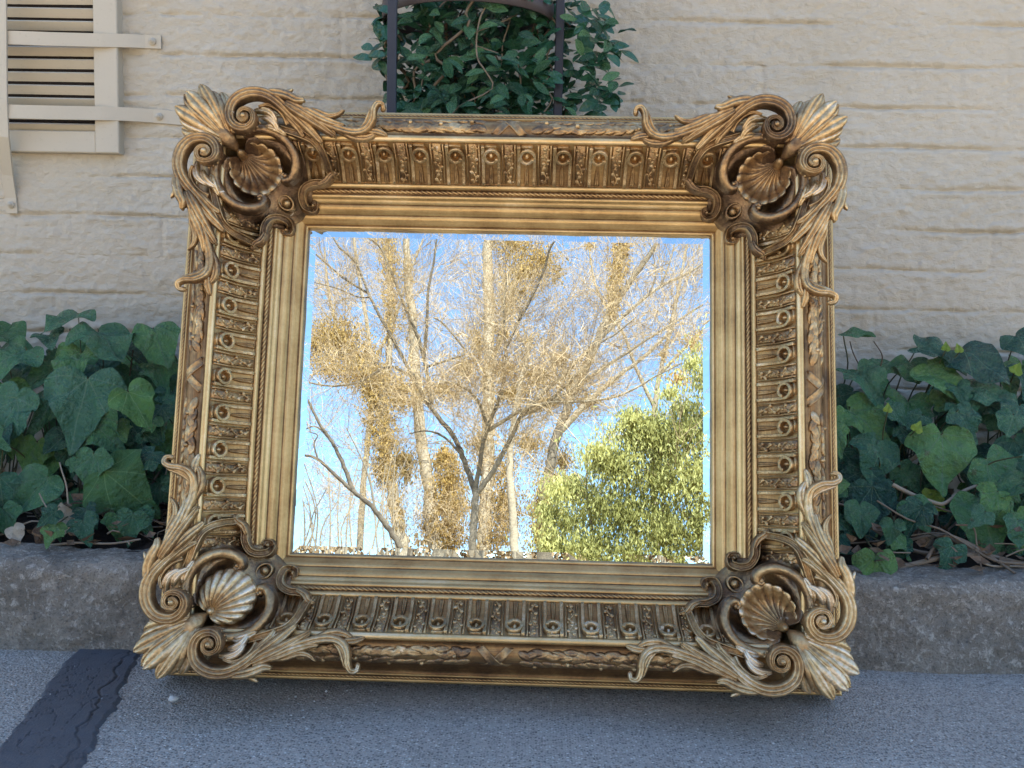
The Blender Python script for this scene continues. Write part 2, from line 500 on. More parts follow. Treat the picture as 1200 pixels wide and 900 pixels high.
# ================================================================== SETTING
def np_mesh(name, V, nu, nv, mat, parent=None, smooth=True, tone=None, **k):
    """regular grid of nu x nv vertices, fast path"""
    idx = np.arange(nu*nv).reshape(nu, nv)
    F = np.stack([idx[:-1, :-1], idx[1:, :-1], idx[1:, 1:], idx[:-1, 1:]], -1).reshape(-1, 4)
    me = bpy.data.meshes.new(name)
    me.vertices.add(nu*nv); me.vertices.foreach_set('co', V.reshape(-1).astype(np.float32))
    me.loops.add(F.size); me.loops.foreach_set('vertex_index', F.reshape(-1).astype(np.int32))
    me.polygons.add(len(F)); me.polygons.foreach_set('loop_start', (np.arange(len(F))*4).astype(np.int32))
    me.update(calc_edges=True); me.validate()
    if smooth: me.shade_smooth()
    if tone is not None:
        a = me.attributes.new('tone', 'FLOAT', 'POINT'); a.data.foreach_set('value', tone.reshape(-1).astype(np.float32))
    me.materials.append(mat)
    return link(name, me, parent, **k)

# ground to the horizon, asphalt yard on it
g = MB(); g.add([(-400, -400, -0.012), (400, -400, -0.012), (400, 400, -0.012), (-400, 400, -0.012)], [(0, 1, 2, 3)])
g.build('ground', M_EARTH, kind='structure')
KY = math.radians(0.9)                       # the kerb runs very slightly askew of the mirror
def kerb_y(x): return 0.003+0.0157*x
xs = np.concatenate([np.linspace(-14, -1.5, 26)[:-1], np.linspace(-1.5, 1.5, 200), np.linspace(1.5, 14, 26)[1:]])
ys = np.concatenate([np.linspace(-5, -0.9, 15)[:-1], np.linspace(-0.9, 0.06, 64)])
X, Y = np.meshgrid(xs, ys, indexing='ij')
Z = 0.0008*fbm(X*3, Y*3, 0, 3)+0.0004*fbm(X*40, Y*40, 1, 2)
Z = np.where(np.abs(X) > 1.6, 0, Z)-0.002
np_mesh('asphalt', np.stack([X, Y, Z], -1), len(xs), len(ys), M_ASPHALT, kind='structure')

# bitumen strip across the asphalt, ragged and cracked
A0, A1 = np.array([-0.590, 0.0]), np.array([-0.43, -0.745])
nu, nv = 420, 90
tt = np.linspace(0, 1, nu)[:, None]; ss = np.linspace(-1, 1, nv)[None, :]
L = 0.76
edge_n = 0.008*fbm(tt*24, np.sign(ss)*3+0*tt, 5, 3)+0.003*fbm(tt*70, np.sign(ss)*3, 8, 2)
half = 0.049+0.004*np.sin(tt*5)+edge_n*0.45
cx = A0[0]+(A1[0]-A0[0])*tt+0.0*ss; cyy = A0[1]+(A1[1]-A0[1])*tt+0*ss
dirv = (A1-A0)/np.linalg.norm(A1-A0); nrm = np.array([-dirv[1], dirv[0]])
X = cx+ss*half*nrm[0]; Y = cyy+ss*half*nrm[1]
Y = np.minimum(Y, kerb_y(X)+0.002)
along = tt*L+0*ss; across = ss*half
r1 = np.abs(fbm(along*20, across*48, 2, 4)); r2 = np.abs(fbm(along*60+5, across*90, 3, 3))
big = fbm(along*6, across*6, 9, 2)
crack = np.clip(1-r1/0.038, 0, 1)*np.clip(0.6+big*1.1, 0, 1)+0.8*np.clip(1-r2/0.04, 0, 1)*np.clip(-0.1+big*1.5, 0, 1)
edge_line = np.clip(1-np.abs(across-(half-0.022+0.006*fbm(along*25, 0*across, 4, 3)))/0.0028, 0, 1)*np.clip(0.7+big, 0, 1)
crack = np.clip(crack+edge_line, 0, 1)
Zt = 0.0024+0.0003*fbm(along*50, across*50, 1, 3)-0.0022*crack
ed = np.clip((1-np.abs(ss)+0*tt)/0.10, 0, 1); ed = ed*ed*(3-2*ed)
Zt = -0.002*(1-ed)+Zt*ed
np_mesh('bitumen_strip', np.stack([X, Y, Zt], -1), nu, nv, M_TAR, tone=crack+0*X, kind='structure')

# kerb
prof_k = []
for z in np.linspace(-0.02, 0.108, 42): prof_k.append((0.010*(z/0.12), z))
for a in np.linspace(0, PI/2, 14)[1:]: prof_k.append((0.0095+0.022*(1-math.cos(a)), 0.110+0.022*math.sin(a)))
for y in np.linspace(0.034, 0.10, 16): prof_k.append((y, 0.1325))
prof_k = np.array(prof_k)
xs = np.concatenate([np.linspace(-14, -1.3, 20)[:-1], np.linspace(-1.3, 1.3, 620), np.linspace(1.3, 14, 20)[1:]])
X = np.repeat(xs[:, None], len(prof_k), 1); py_ = np.repeat(prof_k[None, :, 0], len(xs), 0); pz_ = np.repeat(prof_k[None, :, 1], len(xs), 0)
d = 0.0035*fbm(X*9, (py_+pz_)*9, 0, 3)+0.0022*fbm(X*55, (py_+pz_)*55, 4, 4)
d = d-0.004*np.clip(fbm(X*34, (py_+pz_)*34, 11, 3)-0.45, 0, 1)
wz = np.clip((pz_-0.10)/0.03, 0, 1)
np_mesh('kerb', np.stack([X, kerb_y(X)+py_-d*(1-wz), pz_+d*wz], -1), len(xs), len(prof_k), M_KERB, kind='structure')

# soil of the bed behind the kerb
xs = np.linspace(-3, 3, 300); ys = np.linspace(0.06, 0.60, 60)
X, Y = np.meshgrid(xs, ys, indexing='ij')
Z = 0.122+0.02*np.clip((Y-0.1)/0.2, 0, 1)+0.012*fbm(X*9, Y*9, 0, 4)+0.006*fbm(X*50, Y*50, 3, 2)
np_mesh('bed_soil', np.stack([X, Y, Z], -1), len(xs), len(ys), M_SOIL_AND_SHADE, kind='structure')

# ------------------------------------------------------------------ the building's wall
WY = 0.55
wall = empty('brick_wall', (0, WY, 0), label='cream painted brick wall of the building rising behind the gilded mirror', cat='wall')
b = MB(); b.box((0, 0.18, 1.05), (30, 0.33, 2.2)); b.build('backing', M_WALL, wall, smooth=False)
PITCHZ = 0.0795
xs = np.concatenate([np.linspace(-2.4, -1.28, 40)[:-1], np.linspace(-1.28, 1.28, 780), np.linspace(1.28, 2.4, 40)[1:]])
z_first = 1.0915-12*PITCHZ      # a joint of the photograph lies at z = 1.09
for c in range(0, 20):
    z0 = z_first+c*PITCHZ
    if z0 < 0.05: continue
    nz = 28
    zz = np.linspace(0, 1, nz); zz = 0.5-0.5*np.cos(zz*PI)*(0.55+0.45*np.abs(np.cos(zz*PI)))  # finer near the joints
    zz = (zz-zz[0])/(zz[-1]-zz[0])
    X = np.repeat(xs[:, None], nz, 1); Zl = np.repeat((zz*PITCHZ)[None, :], len(xs), 0)
    Zg = Zl+z0
    wob_b = 0.0028*fbm(xs*7, 0*xs, c*3.1, 3)[:, None]; wob_t = 0.0028*fbm(xs*7, 0*xs, (c+1)*3.1, 3)[:, None]
    Zw = Zg+wob_b*(1-zz)[None, :]+wob_t*zz[None, :]
    # brushed-on render: horizontal drags, lumps, and a partly filled joint at top and bottom
    drag = fbm(X*6+31, Zg*85, 0, 4)
    drag2 = np.abs(fbm(X*14, Zg*120+9, 5, 3))
    mask = np.clip(0.5+0.9*fbm(X*2.6, Zg*5, 7, 3), 0, 1)
    lump = fbm(X*24, Zg*40, 2, 4)
    rough = fbm(X*55, Zg*75, 6, 4)
    tear = np.clip(fbm(X*17, Zg*60, 15, 4)-0.25, 0, 1)*np.clip(0.3+fbm(X*4, Zg*9, 21, 2), 0, 1)
    fine = fbm(X*95, Zg*130, 16, 3)
    h = 0.0009*drag*mask+0.0007*lump+0.0014*rough+0.0013*fine-0.0012*np.clip(1-drag2/0.22, 0, 1)*mask+0.0004*fbm(X*1.7, Zg*6, 12, 2)+0.0042*tear
    off = 0.0010*(hash3(np.array([c]), np.array([3]), np.array([1]))[0]*2-1)
    def joint(dist, seed):
        st = np.clip(0.45+0.9*fbm(X*4.3, 0*X+seed*5.7, 1.0, 4)+0.5*fbm(X*26, 0*X+seed*2.7, 3.0, 3), 0.0, 1.0)
        wj = 0.0024+0.0022*np.abs(fbm(X*18, 0*X+seed, 2, 3))
        return 0.0066*st*np.exp(-(dist/wj)**2)-0.0016*st*np.exp(-((dist-0.010)/0.005)**2)
    # faint upright joints, every other course shifted by half a brick
    bl = 0.238; xb = (X+(0.5*bl if c % 2 else 0)+0.012*fbm(0*X+c, 0*X, 4, 1)) % bl
    dx = np.minimum(xb, bl-xb)+0.003*fbm(X*3, Zg*40, 19, 2)
    pst = np.clip(0.25+0.9*fbm(np.floor((X+(0.5*bl if c % 2 else 0))/bl+.5)*7.3, 0*X+c*3.3, 2, 2), 0, 1)
    h = h-0.0032*pst*np.exp(-(dx/0.0042)**2)
    h = h-joint(Zl, c)-joint(PITCHZ-Zl, c+1)+off*np.sin(zz*PI)[None, :]
    np_mesh('brick_course', np.stack([X, -0.004-h, Zw], -1), len(xs), nz, M_WALL, wall)

# ------------------------------------------------------------------ louvred vent and the strap grille over it
def wp(px, py, y): return at_y(px, py, y)
vy = WY-0.030
vent = empty('louvred_vent', (0, 0, 0), label='cream painted louvred vent set in the wall behind the strap grille', cat='vent')
xr = wp(138, 100, vy)[0]; xin = wp(110, 100, vy)[0]; xl = wp(-150, 100, vy)[0]; xlin = wp(-122, 100, vy)[0]
zb = wp(75, 178.5, vy)[2]; zbt = wp(75, 153, vy)[2]; zt = zb+0.62
def bevel_box(mb, x0, x1, y0, y1, z0, z1, bv=0.002, tone=0.5):
    v = []
    for (yy, k) in ((y1, 0), (y0+bv, 0), (y0, bv)):
        v += [(x0+k, yy, z0+k), (x1-k, yy, z0+k), (x1-k, yy, z1-k), (x0+k, yy, z1-k)]
    f = [(3, 2, 1, 0), (8, 9, 10, 11)]
    for r in (0, 4):
        for i in range(4): f.append((r+i, r+(i+1) % 4, r+4+(i+1) % 4, r+4+i))
    mb.add(v, f, tone)
for nm, x0, x1, z0, z1 in (('stile', xin, xr, zb, zt), ('stile', xl, xlin, zb, zt), ('bottom_rail', xlin, xin, zb, zbt), ('top_rail', xlin, xin, zt-0.045, zt)):
    b = MB(); e = 0.0006 if nm != 'stile' else 0
    bevel_box(b, x0-e, x1+e, vy+(0.002 if nm != 'stile' else 0), WY, z0, z1); b.build(nm, M_PAINT, vent, smooth=False)
b = MB(); b.box(((xlin+xin)/2, WY-0.006, (zb+zt)/2), (xin-xlin+0.01, 0.004, zt-zb-0.02)); b.build('cavity_shade_board', M_SOIL_AND_SHADE, vent, smooth=False)  # added dark board: its colour stands in for shade in the open vent cavity
slat_me = None
pz = 14.6/FPX*(vy-CAM[1])
k = 0
z = zbt+0.002
while z < zt-0.05:
    if slat_me is None:
        b = MB(); R = Matrix.Rotation(math.radians(-52), 3, 'X')
        b.box((0, 0, 0), (xin-xlin-0.002, 0.0185, 0.0050), 0.5, np.array(R)); slat_me = b.mesh('slat', M_PAINT, False)
    o = link('slat', slat_me, vent); o.location = ((xlin+xin)/2, vy+0.0165, z+0.006); o.rotation_euler = (math.radians(rng.uniform(-2, 2)), math.radians(rng.uniform(-.25, .25)), 0)
    z += pz; k += 1

gr = empty('strap_grille', (0, 0, 0), label='cream painted metal strap grille bolted across the louvred vent', cat='grille')
def strap(pts, w, t=0.005):
    b = MB(); pts = np.array(pts, float); n = len(pts)
    T = np.gradient(pts, axis=0); T /= np.linalg.norm(T, axis=1)[:, None]
    Wd = np.cross(T, (0, -1, 0)); Wd /= np.linalg.norm(Wd, axis=1)[:, None]
    Nn = np.cross(T, Wd)
    sec = np.array([(-1, 0), (-.97, .12), (.97, .12), (1, 0), (.97, -.12), (-.97, -.12)])
    P = pts[:, None, :]+Wd[:, None, :]*sec[None, :, :1]*w/2+Nn[:, None, :]*sec[None, :, 1:]*t/0.24
    b.grid(P, 0.5, closed_v=True); b.f.append(tuple(range(6))); b.f.append(tuple((n-1)*6+i for i in range(6)))
    return b
gy = WY-0.062
def bolt(px, py, y, par):
    c = wp(px, py, y); b = MB(); 
    P = []
    for (r, d) in ((0.0075, 0), (0.0075, 0.004), (0.006, 0.0052), (0.0042, 0.0054), (0.0042, 0.009), (0.0008, 0.0098)):
        P.append([(c[0]+r*math.cos(a), c[1]-d, c[2]+r*math.sin(a)) for a in np.arange(10)*PI/5])
    b.grid(np.array(P), 0.5, closed_v=True); b.build('bolt', M_PAINT, par)
s1 = strap([wp(-90, 42, gy), wp(20, 44.5, gy), wp(60, 46, gy+0.006), wp(120, 47.5, WY-0.037), wp(150, 48, WY-0.022), wp(170, 49, WY-0.0085), wp(189, 49.6, WY-0.0075)], 0.0265).build('strap_bar', M_PAINT, gr, False)
s2 = strap([wp(-90, 130, gy), wp(20, 131, gy), wp(60, 132, gy+0.006), wp(120, 133, WY-0.037), wp(150, 134, WY-0.022), wp(180, 136, WY-0.0085), wp(214, 139, WY-0.0075)], 0.0270).build('strap_bar', M_PAINT, gr, False)
s3 = strap([wp(0, -130, gy-0.007), wp(1, 30, gy-0.007), wp(2, 120, gy-0.006), wp(4, 160, gy), wp(9, 205, WY-0.022), wp(13, 232, WY-0.0085), wp(14.5, 250, WY-0.0075)], 0.0235).build('strap_bar', M_PAINT, gr, False)
bolt(179, 49, WY-0.010, s1); bolt(187, 137, WY-0.010, s2); bolt(13.5, 240, WY-0.010, s3)

# ================================================================== THE MIRROR
# local frame of the mirror: x = along the glass, z = up along the glass, y = -w (w = out of the glass)
HB = GH/2+136*U
base = GC-HB*E2
mirror = empty('ornate_mirror', base, label='large gilded rococo mirror with shell corners leaning back against the planted kerb', cat='mirror')
mirror.rotation_euler = (-LEAN, 0, 0)
def L3(u, v, w): return np.stack([u, -w, v+HB], -1)

# glass: flat pane and four bevelled edges
bw, bt = 0.0112, math.tan(math.radians(2.0))
glass = MB()
hx, hz = GW/2+0.002, GH/2+0.002
ix, iz = GW/2-bw, GH/2-bw
wf, wo = -0.0035, -0.0035-(bw+0.002)*bt
P = L3(np.array([-ix, ix, ix, -ix]), np.array([-iz, -iz, iz, iz]), np.full(4, wf))
O = L3(np.array([-hx, hx, hx, -hx]), np.array([-hz, -hz, hz, hz]), np.full(4, wo))
glass.add(P, [(0, 1, 2, 3)])
gl = glass.build('glass', M_MIRROR, mirror, smooth=False)
for i in range(4):
    j = (i+1) % 4
    b = MB(); n = 40
    t = np.linspace(0, 1, n)[:, None]
    inner = P[i]*(1-t)+P[j]*t; outer = O[i]*(1-t)+O[j]*t
    # hand-ground edge: slightly wavy
    wave = 0.00035*fbm(np.arange(n)*0.55, np.zeros(n)+i*7, 0, 2)
    outer = outer+np.stack([0*wave, wave, 0*wave], -1)
    b.grid(np.stack([inner, outer], 1)); b.build('bevel', M_MIRROR, gl, smooth=False)

# moulding profile (s outward from the glass edge, w out of the glass), in units of U
def arc(cx, cz, r, a0, a1, n=7):
    a = np.radians(np.linspace(a0, a1, n)); return list(zip(cx+r*np.cos(a), cz+r*np.sin(a)))
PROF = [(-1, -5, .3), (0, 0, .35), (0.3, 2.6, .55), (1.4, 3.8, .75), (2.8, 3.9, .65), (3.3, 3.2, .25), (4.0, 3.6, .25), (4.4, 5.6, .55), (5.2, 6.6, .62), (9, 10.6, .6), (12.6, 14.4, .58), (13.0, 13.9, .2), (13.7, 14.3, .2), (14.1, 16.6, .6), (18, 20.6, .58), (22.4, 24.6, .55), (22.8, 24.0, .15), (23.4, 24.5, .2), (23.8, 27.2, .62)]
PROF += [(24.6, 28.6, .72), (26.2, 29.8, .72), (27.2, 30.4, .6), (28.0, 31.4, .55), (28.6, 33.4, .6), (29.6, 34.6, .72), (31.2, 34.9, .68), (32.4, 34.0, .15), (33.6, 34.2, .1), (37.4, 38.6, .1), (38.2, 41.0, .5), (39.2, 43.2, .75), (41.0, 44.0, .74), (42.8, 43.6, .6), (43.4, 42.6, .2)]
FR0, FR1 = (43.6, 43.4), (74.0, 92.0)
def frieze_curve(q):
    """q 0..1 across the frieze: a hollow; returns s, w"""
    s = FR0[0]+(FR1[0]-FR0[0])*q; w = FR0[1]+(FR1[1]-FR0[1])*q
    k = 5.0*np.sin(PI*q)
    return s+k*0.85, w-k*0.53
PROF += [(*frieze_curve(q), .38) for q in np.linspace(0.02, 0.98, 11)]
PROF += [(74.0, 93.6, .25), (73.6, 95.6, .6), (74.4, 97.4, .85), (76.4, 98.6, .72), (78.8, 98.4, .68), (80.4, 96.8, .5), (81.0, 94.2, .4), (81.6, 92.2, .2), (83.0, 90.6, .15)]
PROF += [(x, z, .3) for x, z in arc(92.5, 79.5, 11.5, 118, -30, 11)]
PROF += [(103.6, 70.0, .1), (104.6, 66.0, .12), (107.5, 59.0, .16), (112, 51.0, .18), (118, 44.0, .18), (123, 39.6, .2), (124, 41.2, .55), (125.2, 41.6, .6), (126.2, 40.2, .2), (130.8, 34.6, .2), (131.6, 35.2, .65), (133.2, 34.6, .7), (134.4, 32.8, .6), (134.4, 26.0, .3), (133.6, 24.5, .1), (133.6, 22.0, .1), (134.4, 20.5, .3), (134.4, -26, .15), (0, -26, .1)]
PROF = np.array(PROF)
_ps, _pw = [], []
for s, w, t in PROF:
    if not _ps or s > _ps[-1]: _ps.append(s); _pw.append(w)
def prof_w(s): return np.interp(s, _ps, _pw)

class Side:
    """one side of the frame: maps (t along, s outward, w) to the mirror's local frame"""
    def __init__(self, k):
        self.k = k; self.half = (GW/2, GH/2)[k % 2]; self.off = (GH/2, GW/2)[k % 2]
    def __call__(self, t, s, w):
        t, s, w = np.broadcast_arrays(np.asarray(t, float), np.asarray(s, float)*U, np.asarray(w, float)*U)
        o = self.off+s
        return {0: L3(-t, -o, w), 1: L3(-o, t, w), 2: L3(t, o, w), 3: L3(o, -t, w)}[self.k]
    def fn(self, v):   # (t in U units, s, w) rows
        return self(v[:, 0]*U, v[:, 1], v[:, 2])
SIDES = [Side(k) for k in range(4)]         # 0 bottom, 1 left, 2 top, 3 right

def rail_mesh(sd):
    n = 150
    mb = MB(); x = np.linspace(-1, 1, n)
    T = x[:, None]*(sd.half+PROF[None, :, 0]*U)
    S = np.repeat(PROF[None, :, 0], n, 0); Wd = np.repeat(PROF[None, :, 1], n, 0)
    wob = 0.16*fbm(T*34, S*0.15+sd.k*11, 0, 3)*(S > 1)*(S < 130)
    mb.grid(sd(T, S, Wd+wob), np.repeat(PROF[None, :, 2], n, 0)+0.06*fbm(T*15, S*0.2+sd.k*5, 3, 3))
    me = mb.mesh('rail', M_RAIL)
    uv = me.uv_layers.new(name='UVMap'); li = np.empty(len(me.loops), np.int32); me.loops.foreach_get('vertex_index', li)
    UVv = np.stack([T, S*U+0*T+sd.k*0.37], -1).reshape(-1, 2)[li]
    uv.data.foreach_set('uv', UVv.reshape(-1).astype(np.float32))
    # crisp arrises
    return me
def rope_mesh(sd, s, w, r, pitch, lobes=3, reach=0.0, tone=.45, ns=9, flat=1.0):
    L_ = 2*(sd.half+reach); n = int(L_/U/pitch*7)
    t = np.linspace(-L_/2, L_/2, n)[:, None]; ph = (np.arange(ns)*2*PI/ns)[None, :]
    tw = t/U/pitch*2*PI/lobes*lobes
    rr = r*(1+0.24*np.cos(lobes*ph-tw))
    mb = MB()
    c = math.sqrt(0.5)
    a, bq = rr*np.cos(ph), rr*np.sin(ph)*flat       # across the slope, out of the slope
    mb.grid(sd(t+0*ph, s+c*(a-bq), w+c*(a+bq)), tone+0.22*np.cos(lobes*ph-tw), closed_v=True)
    return mb

# --- frieze motif: two fillets, one curling round a boss, a dart between, and a foliate panel
def motif():
    mb = MB(); Q = 57.0
    F = lambda P: P
    hgt = 4.2
    flat_sec = np.array([(-1, -.6), (-1, .75), (-.8, 1), (-.1, .84), (.1, .84), (.8, 1), (1, .75), (1, -.6)])
    z0 = 0.4
    sweep(mb, cr([(-8.8, 1.0, z0), (-8.8, 20, z0), (-8.8, 40, z0), (-8.8, 56, z0)], 5), 1.9, hgt, flat_sec, .58, ctone=.15)
    ring = [(8.8, 1.0, z0), (8.8, 12, z0), (8.8, 24, z0), (8.9, 32, z0)]
    for a in np.radians(np.arange(4, 345, 20)):
        k = 1-.075*a/2
        ring.append((0.4+8.4*math.cos(a)*k, 40.5+11.0*math.sin(a)*k, z0+.35*a))
    sweep(mb, cr(ring, 4), 1.75, hgt+.4, flat_sec, .58, ctone=.15)
    dome(mb, (0.2, 40.0, z0), 2.6, 4.6, .6, 9, 3, sy=1.5)
    sweep(mb, np.array([(-6.5, 54.3, z0), (0, 54.6, z0), (6.5, 54.3, z0)]), 1.1, 2.2, flat_sec, .6)
    sweep(mb, cr([(0, 1.5, .2), (0, 12, .5), (0, 20, .6), (0, 26, .2)], 4), [3.0, 3.0, 2.9, 2.8, 2.7, 2.6, 2.4, 2.2, 2.0, 1.7, 1.3, .9, .3], 3.2, sec_flute(2, .3, .5), .5)
    for sx in (-1, 1):
        sweep(mb, np.array([(sx*13.2, .8, .2), (sx*13.2, 28, .2), (sx*13.2, 56, .2)]), .95, 2.9, sec_roll(5), .52)
    # short lobes above the ring
    for k in ():
        sweep(mb, cr([(k*.8, 50.5, .2), (k, 54, .9), (k*1.1, 57, .3)], 3), [1.4, 1.7, 1.8, 1.6, 1.3, 1.0, .5], 1.9, sec_roll(5), .55)
    return mb
def foliate(seed):
    mb = MB(); r = np.random.default_rng(seed)
    ph = r.uniform(0, 6)
    q = np.linspace(2, 55, 22)
    sweep(mb, np.array([(0, 1., 0), (0, 28, 0), (0, 56, 0)]), 4.8, 1.5, np.array([(-1, -1), (-1, .5), (-.8, 1), (.8, 1), (1, .5), (1, -1)]), .40)
    path = np.stack([2.4*np.sin(q*.30+ph), q, 0*q+1.6], -1)
    sweep(mb, path, 1.0, 1.9, sec_roll(5), .55)
    for k in range(9):
        qq = 4+k*5.7+r.uniform(-.8, .8); x = 2.4*math.sin(qq*.30+ph); sgn = 1 if k % 2 else -1
        p = [(x, qq, 1.8), (x+sgn*2.2, qq+2.2, 2.4), (x+sgn*3.6, qq+1.2+r.uniform(-1, 2.4), 2.0)]
        sweep(mb, cr(p, 4), np.array([.9, 1.2, 1.5, 1.8, 1.9, 1.8, 1.5, 1.0, .5]), 1.7, sec_flute(2, .3, .4, 7), .5+r.uniform(-.1, .2))
        if k % 2 == 0: dome(mb, (x-sgn*2.6, qq+1, 1.6), 1.3, 1.6, .6, 6, 2)
    return mb
def on_frieze(sd, tc):
    def fn(v):
        q = np.clip(v[:, 1]/57.0, 0, 1.0)
        s, w = frieze_curve(q)
        s2, w2 = frieze_curve(np.clip(q+.01, 0, 1.01)); ds, dw = s2-s, w2-w; l = np.hypot(ds, dw)
        return sd(tc+v[:, 0]*U, s-dw/l*v[:, 2], w+ds/l*v[:, 2])
    return fn

def laurel():
    """one laurel leaf of the garland lying along +t"""
    mb = MB()
    n = 11; x = np.linspace(0, 1, n)
    wdt = 4.9*np.sin(PI*np.clip(x*.94+.06, 0, 1))**.75
    path = np.stack([x*18, 0*x, .2+4.6*x-2.8*x*x], -1)
    sec = np.array([(-1, -.9), (-1, .1), (-.6, .62), (-.2, .75), (0, .5), (.2, .75), (.6, .62), (1, .1), (1, -.9)])
    sweep(mb, path, np.maximum(wdt, .3), 0.9+1.3*np.sin(PI*x), sec, .40, ctone=.22)
    return mb
def on_garland(sd, tc, ang, sgn, r0=11.0, yaw=0.0):
    def fn(v):
        c, s_ = math.cos(yaw), math.sin(yaw)
        x, y = v[:, 0]*c-v[:, 1]*s_, v[:, 0]*s_+v[:, 1]*c
        a = ang+y/(r0+2)
        r = r0+v[:, 2]
        return sd(tc+sgn*x*U, 92.5+r*np.cos(a), 79.5+r*np.sin(a))
    return fn

MOT, FOLS, LAU = motif(), [foliate(s) for s in (3, 5, 8, 13)], laurel()
counts = {0: 12, 1: 9, 2: 12, 3: 9}
for sd in SIDES:
    rail = link('rail', rail_mesh(sd), mirror)
    rope_mesh(sd, 35.4, 36.4, 2.0, 6.0, 3, 36*U, .42).build('rope_moulding', M_RAIL, rail)
    rope_mesh(sd, 128.6, 37.2, 1.5, 5.0, 3, 127*U, .42, 8).build('rope_moulding', M_RAIL, rail)
    # frieze
    n = counts[sd.k]; per = 40.5*U if sd.k % 2 == 0 else 40.0*U
    for i in range(n):
        tc = (i-(n-1)/2)*per
        b = MB(); b.extend(MOT, on_frieze(sd, tc)); b.build('scroll_motif', M_GILT, rail)
    for i in range(n+1):
        tc = (i-n/2)*per
        b = MB(); b.extend(FOLS[(i+sd.k) % 4], on_frieze(sd, tc)); b.build('foliate_panel', M_GILT, rail)
    # laurel garland running out from a crossed ribbon at the middle
    gar = MB(); t = np.linspace(-(sd.half-6*U), sd.half-6*U, 60)[:, None]; a = np.linspace(-.9, 2.4, 9)[None, :]
    gar.grid(sd(t+0*a, 92.5+10.6*np.cos(a), 79.5+10.6*np.sin(a)), .22)
    gar = gar.build('garland', M_GILT, rail)
    r = np.random.default_rng(20+sd.k)
    LL = sd.half-34*U
    for sgn in (-1, 1):
        nl = int((LL-26*U)/(11.5*U))
        for i in range(nl):
            for row, ang in enumerate((-.5, .1, .7, 1.3, 1.9)):
                tc = sgn*(24*U+(i+(.5 if row % 2 else 0))*11.5*U)
                b = MB(); b.extend(LAU, on_garland(sd, tc, ang+r.uniform(-.1, .1), sgn, 10.2, r.uniform(-.28, .28)+(.3 if row % 2 else -.3)), flip=sgn < 0)
                tn = r.uniform(-.16, .18); b.t = [q+tn for q in b.t]
                b.build('laurel_leaf', M_GILT, gar)
            if i % 3 == 1:
                b = MB(); dome(b, (0, 0, 1.5), 2.6, 3.2, .6, 8, 3)
                b2 = MB(); b2.extend(b, on_garland(sd, sgn*(20*U+(i+.9)*11.5*U), r.uniform(0, 1.5), sgn, 11)); b2.build('berry', M_GILT, gar)
    for sg in (-1, 1):
        x = np.linspace(-1, 1, 26)
        path = np.stack([sg*x*17, (x*1.45)*12, 0*x+2.2], -1)
        b = MB(); sweep(b, path, 4.2, 1.6+(.5 if sg > 0 else 0), np.array([(-1, -1), (-1, .8), (-.8, 1), (-.6, .7), (.6, .7), (.8, 1), (1, .8), (1, -1)]), .34)
        b2 = MB(); b2.extend(b, on_garland(sd, 0, .75, 1, 9.4)); b2.build('ribbon', M_GILT, gar)

# ------------------------------------------------------------------ corner ornaments, in (a, b, w): outward from the glass corner
def spiral(c, r0, a0, turns, r1, w0, w1, n=26, sgn=1):
    k = np.linspace(0, 1, n); a = a0+sgn*turns*2*PI*k; r = r0*(1-k)**.85+r1*(1-(1-k)**.85)
    return np.stack([c[0]+r*np.cos(a), c[1]+r*np.sin(a), w0+(w1-w0)*k], -1)

def leaflet(mb, pts, wm, h, tone=.5, tip=.35, k=2, grow=.45, sk=.9, lift=0.0, n=7):
    p = cr(pts, n); m_ = len(p); x = np.linspace(0, 1, m_)
    prof = np.where(x < grow, .55+.45*np.sin(x/grow*PI/2), tip+(1-tip)*np.cos(np.clip((x-grow)/(1-grow), 0, 1)*PI/2)**.8)
    prof[-1] *= .55
    p = p.copy(); p[:, 2] += lift*np.clip((x-.6)/.4, 0, 1)**2
    wm = wm*1.13
    sweep(mb, p, wm*prof, h*(.6+.4*prof), sec_flute(k, sk, .40), tone+.10*x, ctone=.26)
    # rounded, slightly rolled tip
    e = p[-1]; dome(mb, (e[0], e[1], e[2]-.2), wm*tip*.62+.3, h*.7, tone+.12, 7, 3)

